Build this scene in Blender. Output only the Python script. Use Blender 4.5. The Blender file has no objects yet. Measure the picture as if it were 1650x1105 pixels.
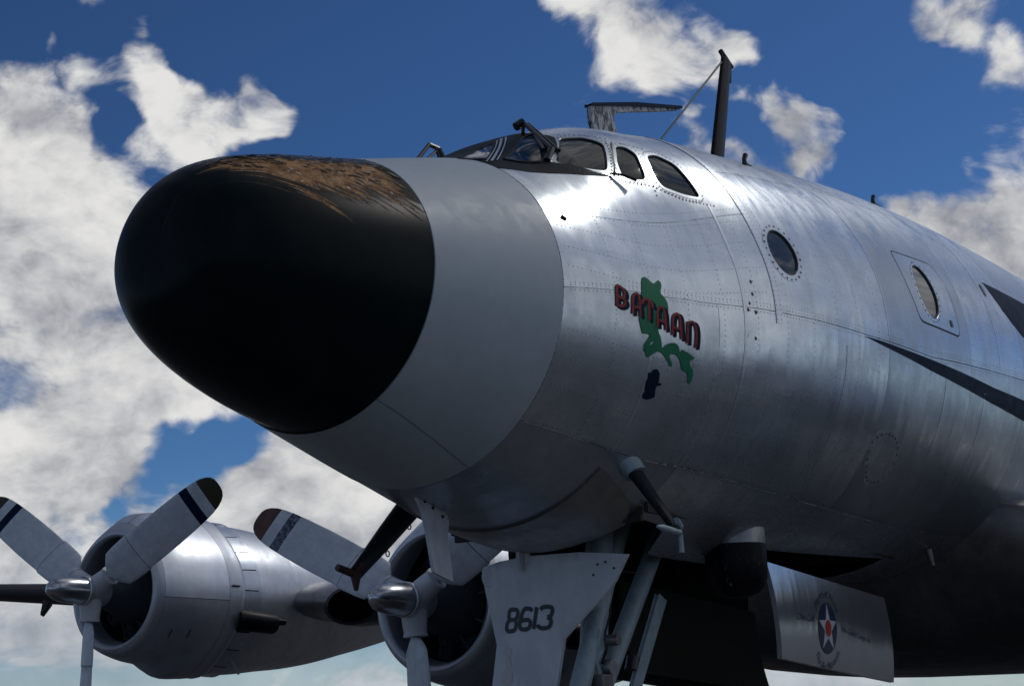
import bpy, math, random
import numpy as np
from mathutils import Vector, Matrix
from mathutils.geometry import delaunay_2d_cdt
random.seed(7); rng = np.random.default_rng(7)
sc = bpy.context.scene
COL = sc.collection
R = math.radians

# ------------------------------------------------------------------ camera
cd = bpy.data.cameras.new('camera'); cam = bpy.data.objects.new('camera', cd); COL.objects.link(cam)
YAW, PITCH, ROLL, FPX = 1.0082, 0.2436, -0.0463, 2414.8
F = Vector((math.sin(YAW)*math.cos(PITCH), math.cos(YAW)*math.cos(PITCH), math.sin(PITCH)))
Rt = Vector((math.cos(YAW), -math.sin(YAW), 0)); Up = Rt.cross(F)
R2 = Rt*math.cos(ROLL)+Up*math.sin(ROLL); U2 = Up*math.cos(ROLL)-Rt*math.sin(ROLL)
M = Matrix(((R2.x, U2.x, -F.x), (R2.y, U2.y, -F.y), (R2.z, U2.z, -F.z))).to_4x4()
M.translation = Vector((-4.7558, -4.7098, 1.4828)); cam.matrix_world = M
cd.sensor_width = 36; cd.lens = FPX/1650*36; cd.clip_start = .1; cd.clip_end = 20000
sc.camera = cam

# ------------------------------------------------------------------ sun, sky
SUN_EL, SUN_AZ = R(48), R(-24)          # azimuth from +x towards +y
S_DIR = Vector((math.cos(SUN_EL)*math.cos(SUN_AZ), math.cos(SUN_EL)*math.sin(SUN_AZ), math.sin(SUN_EL)))
ld = bpy.data.lights.new('sun', 'SUN'); ld.energy = 0.75; ld.angle = R(3.5); ld.color = (1, .95, .88)
sun = bpy.data.objects.new('sun', ld); COL.objects.link(sun)
sun.rotation_euler = (-S_DIR).to_track_quat('-Z', 'Y').to_euler()
sc.view_settings.view_transform = 'Standard'; sc.view_settings.look = 'None'
sc.view_settings.exposure = -0.35; sc.view_settings.gamma = 1; sc.view_settings.use_curve_mapping = False

class NT:
    def __init__(s, tree): s.t = tree; s.N = tree.nodes; s.L = tree.links
    def put(s, sock, v):
        if v is None: return
        if isinstance(v, bpy.types.NodeSocket): s.L.new(v, sock)
        else:
            if sock.type == 'RGBA' and len(v) == 3: v = (*v, 1)
            sock.default_value = v
    def node(s, typ, ins=None, **kw):
        n = s.N.new(typ)
        for k, v in kw.items(): setattr(n, k, v)
        for k, v in (ins or {}).items(): s.put(n.inputs[k], v)
        return n
    def m(s, op, a, b=None, c=None, clamp=False):
        n = s.N.new('ShaderNodeMath'); n.operation = op; n.use_clamp = clamp
        s.put(n.inputs[0], a); s.put(n.inputs[1], b); s.put(n.inputs[2], c); return n.outputs[0]
    def v(s, op, a, b=None, sc_=None):
        n = s.N.new('ShaderNodeVectorMath'); n.operation = op
        s.put(n.inputs[0], a); s.put(n.inputs[1], b)
        if sc_ is not None: s.put(n.inputs[3], sc_)
        return n.outputs['Value'] if op in ('DISTANCE', 'DOT_PRODUCT', 'LENGTH') else n.outputs[0]
    def ramp(s, x, lo, hi, a=0., b=1., smooth=True):
        n = s.N.new('ShaderNodeMapRange'); n.interpolation_type = 'SMOOTHSTEP' if smooth else 'LINEAR'
        for i, q in enumerate((x, lo, hi, a, b)): s.put(n.inputs[i], q)
        return n.outputs[0]
    def noise(s, vec, scale, detail=4, rough=.5, dist=0., lac=2.):
        n = s.node('ShaderNodeTexNoise', {'Vector': vec, 'Scale': scale, 'Detail': detail, 'Roughness': rough, 'Distortion': dist, 'Lacunarity': lac})
        return n.outputs['Fac']
    def mix(s, f, a, b, bt='MIX'):
        n = s.node('ShaderNodeMix', data_type='RGBA', blend_type=bt)
        s.put(n.inputs[0], f); s.put(n.inputs[6], a); s.put(n.inputs[7], b); return n.outputs[2]

# directions (unit vectors) where cloud masses stand and where the sky is open: (direction, angular radius, weight)
CLOUDS = [
  ((0.581, 0.7409, 0.337), 0.0828, 0.3),
  ((0.6169, 0.7081, 0.3436), 0.0538, 0.3),
  ((0.6111, 0.7394, 0.2825), 0.0952, 0.3),
  ((0.6536, 0.7117, 0.2573), 0.0621, 0.3),
  ((0.677, 0.7016, 0.2225), 0.0538, 0.28),
  ((0.631, 0.7479, 0.2061), 0.0828, 0.3),
  ((0.6247, 0.7667, 0.1481), 0.0828, 0.3),
  ((0.6546, 0.7335, 0.1831), 0.0538, 0.25),
  ((0.7043, 0.6785, 0.2087), 0.0331, 0.2),
  ((0.582, 0.7102, 0.3961), 0.0538, 0.25),
  ((0.6441, 0.6513, 0.4012), 0.0393, 0.4),
  ((0.6736, 0.6279, 0.3898), 0.0456, 0.4),
  ((0.6983, 0.6047, 0.383), 0.0311, 0.35),
  ((0.6651, 0.6471, 0.3727), 0.0373, 0.3),
  ((0.617, 0.6625, 0.4247), 0.0207, 0.22),
  ((0.5832, 0.6821, 0.4411), 0.0228, 0.22),
  ((0.6388, 0.6759, 0.3676), 0.0207, 0.2),
  ((0.7764, 0.4416, 0.4498), 0.0331, 0.3),
  ((0.8035, 0.407, 0.4344), 0.0456, 0.4),
  ((0.8285, 0.3761, 0.4149), 0.0414, 0.4),
  ((0.8428, 0.3525, 0.4067), 0.0228, 0.3),
  ((0.8222, 0.4058, 0.3992), 0.0207, 0.2),
  ((0.8666, 0.3359, 0.3691), 0.029, 0.4),
  ((0.8803, 0.3127, 0.3566), 0.0311, 0.4),
  ((0.8814, 0.3275, 0.3405), 0.0124, 0.3),
  ((0.8557, 0.3121, 0.4127), 0.0124, 0.3),
  ((0.8615, 0.3229, 0.3919), 0.0145, 0.2),
  ((0.8817, 0.2335, 0.4099), 0.0331, 0.4),
  ((0.8917, 0.1978, 0.4071), 0.0331, 0.4),
  ((0.9066, 0.1902, 0.3768), 0.0248, 0.35),
  ((0.8901, 0.2133, 0.4027), 0.0248, 0.3),
  ((0.9186, 0.2314, 0.3204), 0.0166, 0.2),
  ((0.9186, 0.2579, 0.2994), 0.0373, 0.4),
  ((0.9321, 0.2238, 0.2849), 0.0538, 0.4),
  ((0.9416, 0.2096, 0.2637), 0.058, 0.4),
  ((0.9103, 0.2788, 0.3061), 0.0207, 0.3),
  ((0.7359, 0.6588, 0.1565), 0.0456, 0.4),
  ((0.7165, 0.6844, 0.1351), 0.0538, 0.35),
  ((0.6895, 0.7129, 0.1279), 0.0456, 0.35),
  ((0.7608, 0.6325, 0.1456), 0.0456, 0.35),
  ((0.7835, 0.6096, 0.1204), 0.058, 0.3),
  ((0.7468, 0.6583, 0.0943), 0.0663, 0.25),
  ((0.6801, 0.7298, 0.0697), 0.0828, 0.2),
  ((0.6234, 0.7786, 0.0717), 0.1077, 0.2),
  ((0.7777, 0.628, 0.0294), 0.058, 0.25),
  ((0.9411, 0.338, 0.0101), 0.1077, 0.1),
  ((0.7071, 0.6866, 0.1691), 0.0538, -0.45),
  ((0.6824, 0.7066, 0.1871), 0.0207, -0.15),
  ((0.6212, 0.6937, 0.3645), 0.0248, -0.35),
  ((0.6235, 0.6825, 0.3814), 0.0248, -0.3),
  ((0.7308, 0.5341, 0.425), 0.1367, -0.5),
  ((0.8714, 0.2929, 0.3935), 0.0663, -0.3),
  ((0.5722, 0.6999, 0.4275), 0.0538, -0.35),
  ((0.9025, 0.2554, 0.3468), 0.0621, -0.5),
  ((0.7612, 0.5332, 0.3692), 0.0828, -0.4),
  ((0.67, 0.7266, 0.1518), 0.0166, -0.25),
  ((0.8372, 0.3392, 0.429), 0.0373, -0.2),
  ((0.6351, 0.6346, 0.4404), 0.0414, -0.4),
  ((0.8457, 0.3738, 0.3809), 0.0248, -0.2),
  ((0.8991, 0.289, 0.3287), 0.0414, -0.4),
  ((0.6493, 0.6482, 0.3979), 0.0331, 0.3),
  ((0.671, 0.6364, 0.3804), 0.029, 0.25),
  ((0.6295, 0.6615, 0.4076), 0.0207, 0.2),
  ((0.6886, 0.6147, 0.3847), 0.0248, 0.25),
  ((0.609, 0.668, 0.4276), 0.0248, -0.2),
  ((0.8718, 0.3161, 0.3741), 0.0373, -0.35),
  ((0.8599, 0.3648, 0.3571), 0.0248, -0.3),
  ((0.754, 0.4956, 0.4311), 0.0331, -0.4),
  ((0.8329, 0.4089, 0.373), 0.0414, -0.3),
  ((0.7728, 0.4796, 0.4157), 0.0248, -0.3),
  ((0.6985, 0.586, 0.4107), 0.0248, -0.3),
  ((0.6093, 0.7219, 0.328), 0.0248, 0.2),
  ((0.6506, 0.6874, 0.3228), 0.0248, 0.2),
  ((0.8639, 0.3153, 0.3928), 0.0373, -0.4),
  ((0.8534, 0.3504, 0.3859), 0.0166, -0.3),
  ((0.8568, 0.3198, 0.4045), 0.0248, -0.2),
  ((0.6526, 0.6514, 0.387), 0.0331, 0.3),
  ((0.6817, 0.6247, 0.3808), 0.0248, 0.25),
  ((0.7028, 0.6006, 0.3812), 0.0248, 0.25),
  ((0.598, 0.6785, 0.4266), 0.0331, -0.2),
  ((0.8609, 0.3414, 0.3773), 0.0207, -0.2),
  ((0.8321, 0.3835, 0.4008), 0.0248, -0.1),
  ((0.918, 0.2354, 0.3191), 0.0108, 0.3),
  ((0.9071, 0.2586, 0.3321), 0.0083, 0.25),
  ((0.8707, 0.2947, 0.3937), 0.0099, 0.3),
  ((0.8784, 0.3302, 0.3454), 0.0091, 0.25),
  ((0.8785, 0.2999, 0.372), 0.0099, 0.25),
  ((0.8458, 0.3788, 0.3758), 0.0124, 0.3),
  ((0.8778, 0.2701, 0.3957), 0.0091, 0.22),
  ((0.9289, 0.2045, 0.3087), 0.0124, 0.3),
  ((0.5772, 0.6998, 0.4209), 0.0124, 0.3),
  ((0.6111, 0.6648, 0.4296), 0.0145, 0.3),
  ((0.8574, 0.3342, 0.3915), 0.0083, 0.28),
  ((0.7671, 0.4598, 0.4473), 0.0166, 0.2),
  ((0.2798, -0.8393, 0.4663), 0.6, 0.2),  # from here on: unseen clouds out of frame, added to brighten the hull's reflections
  ((-0.4472, -0.7155, 0.5367), 0.5, 0.15),
  ((0.8213, -0.4928, 0.2875), 0.5, 0.2),
  ((0.4087, -0.0908, 0.9082), 0.45, 0.4),
  ((0.5413, -0.2952, 0.7873), 0.25, 0.4),
  ((0.6116, -0.7645, 0.2039), 0.4, 0.3)]
world = bpy.data.worlds.new('World'); sc.world = world; world.use_nodes = True
wt = world.node_tree
for n in list(wt.nodes): wt.nodes.remove(n)
# cloud texture as a node group: billow for a direction
grp = bpy.data.node_groups.new('cloud_field', 'ShaderNodeTree')
grp.interface.new_socket('Dir', in_out='INPUT', socket_type='NodeSocketVector')
grp.interface.new_socket('Detail', in_out='INPUT', socket_type='NodeSocketFloat')
grp.interface.new_socket('F', in_out='OUTPUT', socket_type='NodeSocketFloat')
g = NT(grp); gi = g.N.new('NodeGroupInput'); go = g.N.new('NodeGroupOutput')
sq = g.v('MULTIPLY', gi.outputs[0], (1, 1, 1.45))
warp = g.node('ShaderNodeTexNoise', {'Vector': sq, 'Scale': 7.0, 'Detail': 3}).outputs['Color']
sq2 = g.v('ADD', sq, g.v('SCALE', g.v('SUBTRACT', warp, (.5, .5, .5)), sc_=.10))
base = g.noise(sq2, 6.0, gi.outputs[1], .60, 0)
def billow(scale, det):
    return g.m('SUBTRACT', g.m('ABSOLUTE', g.m('SUBTRACT', g.noise(sq2, scale, det, .55), .5)), .075)
f_ = g.m('MULTIPLY', g.m('SUBTRACT', base, .5), 1.5)
f_ = g.m('ADD', f_, g.m('MULTIPLY', billow(11., 5.), 1.35))
f_ = g.m('ADD', f_, g.m('MULTIPLY', billow(31., 4.), .45))
g.L.new(f_, go.inputs[0])
W = NT(wt)
tc = W.N.new('ShaderNodeTexCoord').outputs['Generated']
nd = W.v('NORMALIZE', tc)
sep = W.node('ShaderNodeSeparateXYZ', {0: nd}).outputs
el = sep[2]
sky = W.node('ShaderNodeTexSky', sky_type='NISHITA')
sky.sun_disc = False; sky.sun_elevation = SUN_EL
sky.sun_rotation = R(90)-SUN_AZ
sky.altitude = 1800; sky.air_density = 1.0; sky.dust_density = .6; sky.ozone_density = 2.2
# plain coverage away from the frame: about half cloud
def field(vec, det):
    n = W.N.new('ShaderNodeGroup'); n.node_tree = grp
    W.put(n.inputs[0], vec); n.inputs[1].default_value = det; return n.outputs[0]
N0 = field(nd, 9.)
dwn = W.node('ShaderNodeTexNoise', {'Vector': nd, 'Scale': 9., 'Detail': 4, 'Roughness': .6}).outputs['Color']
dw = W.v('ADD', nd, W.v('SCALE', W.v('SUBTRACT', dwn, (.5, .5, .5)), sc_=.085))
acc = None
for c, r, w in CLOUDS:
    q = W.ramp(W.v('DISTANCE', dw, c), r*.15, r, w, 0.)
    acc = q if acc is None else W.m('ADD', acc, q)
acc = W.m('MINIMUM', W.m('MAXIMUM', acc, -.60), .44)
F0 = W.m('ADD', N0, acc)
N1 = field(W.v('NORMALIZE', W.v('ADD', nd, tuple(S_DIR*.06))), 9.)
alpha = W.ramp(F0, -.08, .30)
relief = W.m('SUBTRACT', N0, N1)
thick = W.ramp(F0, .22, .95)
low = W.noise(W.v('MULTIPLY', nd, (1, 1, 2.6)), 4.3, 3, .5)
br = W.m('ADD', W.m('MULTIPLY', relief, 1.9), .76)
br = W.m('SUBTRACT', br, W.m('MULTIPLY', thick, .24))
br = W.m('ADD', br, W.m('MULTIPLY', W.m('SUBTRACT', W.noise(W.v('MULTIPLY', nd, (1, 1, 1.6)), 19., 5, .6, .4), .5), .45))
br = W.m('SUBTRACT', br, W.m('MULTIPLY', W.ramp(low, .42, .62), .45))
br = W.ramp(br, -.35, 1.35, .0, 1.04)
cc = W.mix(br, (.20, .215, .26), (.70, .695, .685))
cc = W.v('SCALE', cc, sc_=14)
skg = W.node('ShaderNodeGamma', {0: W.v('SCALE', sky.outputs[0], sc_=.14), 1: 1.32}).outputs[0]
skc = W.v('MULTIPLY', skg, (3.5, 4.9, 6.0))
haze = W.ramp(el, -.02, .16, .75, 0.)
cc = W.mix(haze, cc, tuple(x*14 for x in (.36, .41, .47)))
alpha2 = W.m('MAXIMUM', alpha, W.m('MULTIPLY', haze, .8))
col = W.mix(alpha2, skc, cc)
bg = W.node('ShaderNodeBackground', {'Color': col, 'Strength': .10})
wo = W.N.new('ShaderNodeOutputWorld'); W.L.new(bg.outputs[0], wo.inputs[0])
world.cycles.sampling_method = 'MANUAL'; world.cycles.sample_map_resolution = 1024

# ------------------------------------------------------------------ materials
def mat(name, color=(.5, .5, .5), metal=0., rough=.5, coat=0., spec=.5, fn=None):
    m = bpy.data.materials.new(name); m.use_nodes = True
    t = NT(m.node_tree); b = t.N['Principled BSDF']
    b.inputs['Base Color'].default_value = (*color, 1); b.inputs['Metallic'].default_value = metal
    b.inputs['Roughness'].default_value = rough; b.inputs['Coat Weight'].default_value = coat
    b.inputs['Specular IOR Level'].default_value = spec
    if fn: fn(t, b)
    return m
def oc(t): return t.N.new('ShaderNodeTexCoord').outputs['Object']
def bump(t, b, h, strength, dist=.01, prev=None):
    n = t.node('ShaderNodeBump', {'Height': h, 'Strength': strength, 'Distance': dist})
    if prev is not None: t.L.new(prev, n.inputs['Normal'])
    t.L.new(n.outputs[0], b.inputs['Normal']); return n.outputs[0]

def skin_fn(lo=(.37, .425, .485), hi=(.68, .75, .82), r0=.21, r1=.37, wave=.5):  # bluish base tint carries some of the sky's reflection
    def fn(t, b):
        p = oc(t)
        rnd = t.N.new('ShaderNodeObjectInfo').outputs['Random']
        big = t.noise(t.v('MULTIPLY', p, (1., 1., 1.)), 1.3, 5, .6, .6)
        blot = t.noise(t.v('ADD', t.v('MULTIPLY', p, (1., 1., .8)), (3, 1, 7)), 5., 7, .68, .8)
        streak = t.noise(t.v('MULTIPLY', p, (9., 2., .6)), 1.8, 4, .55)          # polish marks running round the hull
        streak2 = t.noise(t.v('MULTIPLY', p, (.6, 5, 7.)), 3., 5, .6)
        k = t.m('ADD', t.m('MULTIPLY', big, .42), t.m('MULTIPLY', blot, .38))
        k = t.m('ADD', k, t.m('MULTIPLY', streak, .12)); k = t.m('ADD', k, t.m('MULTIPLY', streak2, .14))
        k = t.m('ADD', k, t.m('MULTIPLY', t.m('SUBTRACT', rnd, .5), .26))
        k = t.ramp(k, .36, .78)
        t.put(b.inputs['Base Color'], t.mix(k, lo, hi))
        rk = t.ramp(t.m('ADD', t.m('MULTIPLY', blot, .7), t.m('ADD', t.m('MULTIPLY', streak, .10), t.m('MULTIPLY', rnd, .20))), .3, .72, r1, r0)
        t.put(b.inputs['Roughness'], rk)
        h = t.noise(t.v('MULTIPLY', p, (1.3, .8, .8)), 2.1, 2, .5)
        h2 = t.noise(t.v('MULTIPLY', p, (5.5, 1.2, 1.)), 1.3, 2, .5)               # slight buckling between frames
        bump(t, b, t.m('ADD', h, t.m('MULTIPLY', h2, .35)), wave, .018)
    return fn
M_SKIN = mat('bare_aluminium', metal=.82, fn=skin_fn())
M_STRAP = mat('bare_aluminium_strap', metal=.82, fn=skin_fn((.46, .52, .60), (.68, .75, .83), .26, .4, .3))
M_COWL = mat('cowl_aluminium', metal=.82, fn=skin_fn((.48, .52, .58), (.72, .76, .82), .36, .50, .22))
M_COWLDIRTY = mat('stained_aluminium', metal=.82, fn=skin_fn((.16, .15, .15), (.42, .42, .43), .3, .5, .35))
M_DOOR = mat('door_aluminium', metal=.82, fn=skin_fn((.54, .58, .63), (.74, .78, .83), .13, .22, .3))
def paint_fn(c, c2, r=.35, sp=.02, scale=6.):
    def fn(t, b):
        p = oc(t); n = t.noise(p, scale, 8, .65, .4); s = t.noise(t.v('MULTIPLY', p, (1, 1, .25)), scale*3, 4, .6)
        t.put(b.inputs['Base Color'], t.mix(t.ramp(t.m('ADD', t.m('MULTIPLY', n, .7), t.m('MULTIPLY', s, .3)), .35, .68), c, c2))
        t.put(b.inputs['Roughness'], t.ramp(n, .3, .7, r, r+.15))
        bump(t, b, n, .1, .003)
    return fn
M_WHITE = mat('white_radome_paint', spec=.5, fn=paint_fn((.36, .425, .475), (.41, .475, .53), .45))
M_GEARW = mat('worn_white_gear_paint', fn=paint_fn((.44, .47, .52), (.60, .63, .67), .35, scale=3))
M_BLADEW = mat('white_blade_paint', fn=paint_fn((.44, .48, .54), (.60, .64, .70), .38))
M_NAVY = mat('navy_paint', spec=.06, fn=paint_fn((.004, .012, .034), (.007, .019, .050), .5))
M_BLUEWORN = mat('worn_navy_paint', fn=lambda t, b: (t.put(b.inputs['Base Color'], t.mix(t.ramp(t.noise(oc(t), 22, 9, .8), .44, .62), (.008, .02, .055), (.22, .26, .32))), None)[1])
M_TIPDARK = mat('olive_blade_tip', color=(.025, .024, .008), rough=.5)
M_TIPRED = mat('rusty_blade_tip', fn=paint_fn((.12, .05, .03), (.05, .025, .02), .5))
M_BLACK = mat('black_paint', color=(.006, .008, .012), rough=.35)
M_MATT = mat('flat_black', spec=.06, fn=paint_fn((.006, .010, .014), (.022, .03, .036), .45, scale=9))
M_RUBBER = mat('rubber', color=(.012, .012, .013), rough=.8)
M_GLASS = mat('dark_glazing', color=(.003, .011, .014), rough=.04, spec=.20)
M_GLASSP = mat('cabin_glazing', color=(.035, .042, .042), rough=.06, spec=.45)
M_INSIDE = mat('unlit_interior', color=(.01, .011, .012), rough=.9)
M_BAY = mat('bay_near_black', color=(.03, .035, .028), rough=.8)  # near-black tone for the bay walls and starboard door
M_STRUT = mat('pale_strut_paint', fn=paint_fn((.20, .27, .31), (.30, .38, .42), .4, scale=8))
M_CHROME = mat('polished_spinner', metal=1, fn=lambda t, b: (t.put(b.inputs['Base Color'], t.mix(t.ramp(t.noise(oc(t), 3, 4, .5), .35, .65), (.44, .45, .48), (.56, .57, .60))), t.put(b.inputs['Roughness'], t.ramp(t.noise(oc(t), 5, 3), .3, .7, .22, .28)))[0])
M_ENGINE = mat('engine_grey', color=(.035, .05, .065), metal=.3, rough=.55)
M_RED = mat('red_lettering', fn=paint_fn((.30, .022, .018), (.20, .025, .025), .45, scale=30), spec=.2)
M_GREEN = mat('green_map_paint', fn=paint_fn((.003, .19, .085), (.003, .15, .070), .4), spec=.2)
M_STARRED = mat('star_red', color=(.50, .035, .02), rough=.35)
M_STARWHITE = mat('star_white', color=(.62, .64, .68), rough=.3)
M_STARBLUE = mat('star_blue', color=(.008, .03, .09), rough=.3)
M_SCRIPT = mat('faded_blue_script', color=(.012, .03, .075), rough=.4)
M_PEEL = mat('bare_primer_patch', color=(.55, .52, .50), rough=.5)
M_NUM = mat('number_paint', color=(.016, .022, .032), rough=.45)
M_RIVET = mat('screw_head', color=(.02, .022, .025), metal=.4, rough=.5)
M_RIVETL = mat('flush_rivet', color=(.25, .25, .26), metal=1, rough=.45)
M_OXIDE = mat('red_brown_cover', color=(.055, .016, .014), rough=.6)
M_CABLE = mat('green_cable', color=(.015, .05, .045), rough=.5)
M_BLOTCH = mat('peeling_black_and_white', fn=lambda t, b: (t.put(b.inputs['Base Color'], t.mix(t.ramp(t.noise(t.v('MULTIPLY', oc(t), (1, 1, .5)), 17, 8, .75, 1.), .47, .53), (.42, .44, .47), (.012, .014, .02))), t.put(b.inputs['Roughness'], .5))[0])
M_MAST = mat('scuffed_black_mast', spec=.15, fn=lambda t, b: (t.put(b.inputs['Base Color'], t.mix(t.ramp(t.noise(t.v('MULTIPLY', oc(t), (6, 6, 1.2)), 9, 8, .75, 1.5), .60, .67), (.003, .003, .006), (.20, .19, .20))), t.put(b.inputs['Roughness'], .4))[0])

def radome_fn(t, b):
    p = oc(t); s = t.node('ShaderNodeSeparateXYZ', {0: p}).outputs
    # position: degrees round the nose from its crown, port side positive
    ang = t.m('MULTIPLY', t.m('ARCTAN2', t.m('MULTIPLY', s[1], -1.), t.m('SUBTRACT', s[2], 3.60)), 57.2958)
    # run of the flaked strokes: slanting down and aft
    q = t.node('ShaderNodeCombineXYZ', {0: t.m('MULTIPLY_ADD', ang, -.016, s[0]), 1: t.m('MULTIPLY', ang, .0085), 2: 0.}).outputs[0]
    n1 = t.noise(t.v('MULTIPLY', q, (17., 4.2, 1)), 1.0, 9, .72, .55)
    n2 = t.noise(t.v('MULTIPLY', q, (3., 1.5, 1)), 1.2, 4, .5)
    n3 = t.noise(t.v('MULTIPLY', p, (1, 1, 1)), 45., 6, .75, .6)
    n4 = t.noise(p, 13., 5, .6)
    lo_ = t.ramp(s[0], -.22, .45, 17., 33.); hi_ = t.ramp(s[0], -.30, .35, 30., 66.)
    n5 = t.noise(t.v('MULTIPLY', q, (8.5, .9, 1)), 1.0, 7, .7, .35)
    ph = t.m('MULTIPLY_ADD', t.m('SUBTRACT', n5, .5), 50., t.m('MULTIPLY_ADD', t.m('SUBTRACT', n2, .5), 12., ang))
    band = t.m('MULTIPLY', t.ramp(t.m('SUBTRACT', ang, lo_), -4., 3.), t.ramp(t.m('SUBTRACT', ph, hi_), -14., 9., 1., 0.))
    band = t.m('MULTIPLY', band, t.ramp(t.m('MULTIPLY_ADD', t.m('SUBTRACT', n5, .5), .5, s[0]), -.14, .06, 0., 1.))
    allow = t.m('MULTIPLY', t.ramp(t.m('SUBTRACT', ph, hi_), 0., 24., 1., 0.), t.ramp(t.m('SUBTRACT', ang, lo_), -6., 0.))
    v = t.m('ADD', band, t.m('MULTIPLY', t.m('MULTIPLY_ADD', allow, .9, .1), t.m('ADD', t.m('MULTIPLY', t.m('SUBTRACT', n1, .5), 4.6), t.m('MULTIPLY', t.m('SUBTRACT', n2, .5), .5))))
    bare = t.ramp(v, .50, .56)
    bare = t.m('MULTIPLY', bare, t.ramp(ph, 12., 15.))
    bare = t.m('MULTIPLY', bare, t.ramp(s[0], .83, .88, 1., 0.))
    brown = t.mix(t.ramp(n4, .35, .65), (.16, .075, .032), (.42, .23, .10))
    brown = t.mix(t.ramp(n3, .575, .63), brown, (.55, .50, .44))
    crown = t.m('MULTIPLY', t.ramp(t.m('SUBTRACT', t.m('ABSOLUTE', ang), lo_), -2., 5., 1., 0.), t.m('MULTIPLY', t.ramp(n3, .55, .60), t.ramp(s[0], -.10, .06)))
    undercoat = t.m('MULTIPLY', t.ramp(v, .36, .40), t.ramp(ang, 18., 30.))
    black = t.mix(t.ramp(t.noise(p, 5., 5, .6), .35, .7), (.0022, .0065, .0085), (.0030, .0105, .0130))
    c = t.mix(undercoat, black, (.030, .028, .026)); c = t.mix(bare, c, brown); c = t.mix(crown, c, (.34, .38, .42))
    t.put(b.inputs['Base Color'], c)
    t.put(b.inputs['Roughness'], t.ramp(t.m('MAXIMUM', bare, undercoat), 0., 1., .33, .62))
    t.put(b.inputs['Specular IOR Level'], .07)
    h = t.m('ADD', t.m('MULTIPLY', bare, -1.), t.m('MULTIPLY', t.m('MULTIPLY', n3, t.m('MAXIMUM', bare, t.m('MULTIPLY', undercoat, .5))), .8))
    bump(t, b, h, .55, .005)
M_RADOME = mat('peeling_black_radome_paint', fn=radome_fn)

def ground_fn(t, b):
    p = oc(t); n = t.noise(p, .35, 6, .6); s = t.noise(p, 18., 6, .7)
    c = t.mix(t.ramp(n, .35, .65), (.095, .088, .082), (.13, .122, .114))
    t.put(b.inputs['Base Color'], t.mix(t.ramp(s, .55, .75), c, (.16, .15, .14))); bump(t, b, s, .5, .02)
M_GROUND = mat('asphalt', rough=.9, fn=ground_fn)

# ------------------------------------------------------------------ mesh helpers
def link(name, me, parent=None, loc=None):
    o = bpy.data.objects.new(name, me); COL.objects.link(o)
    if parent is not None: o.parent = parent
    if loc is not None: o.location = loc
    return o
def empty(name, parent=None, loc=(0, 0, 0)):
    o = bpy.data.objects.new(name, None); COL.objects.link(o); o.parent = parent; o.location = loc
    o.empty_display_size = .2; return o
def mesh(name, V, Fs, mats, parent=None, smooth=True, mi=None, normals=None, loc=None):
    me = bpy.data.meshes.new(name)
    V = np.asarray(V, float)
    me.from_pydata([tuple(v) for v in V], [], [tuple(int(i) for i in f) for f in Fs])
    for m in (mats if isinstance(mats, (list, tuple)) else [mats]): me.materials.append(m)
    if mi is not None: me.polygons.foreach_set('material_index', np.asarray(mi, dtype=np.int32))
    me.polygons.foreach_set('use_smooth', [smooth]*len(me.polygons))
    me.validate(); me.update()
    if normals is not None and len(normals) == len(me.vertices): me.normals_split_custom_set_from_vertices([tuple(n) for n in normals])
    return link(name, me, parent, loc)
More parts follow.
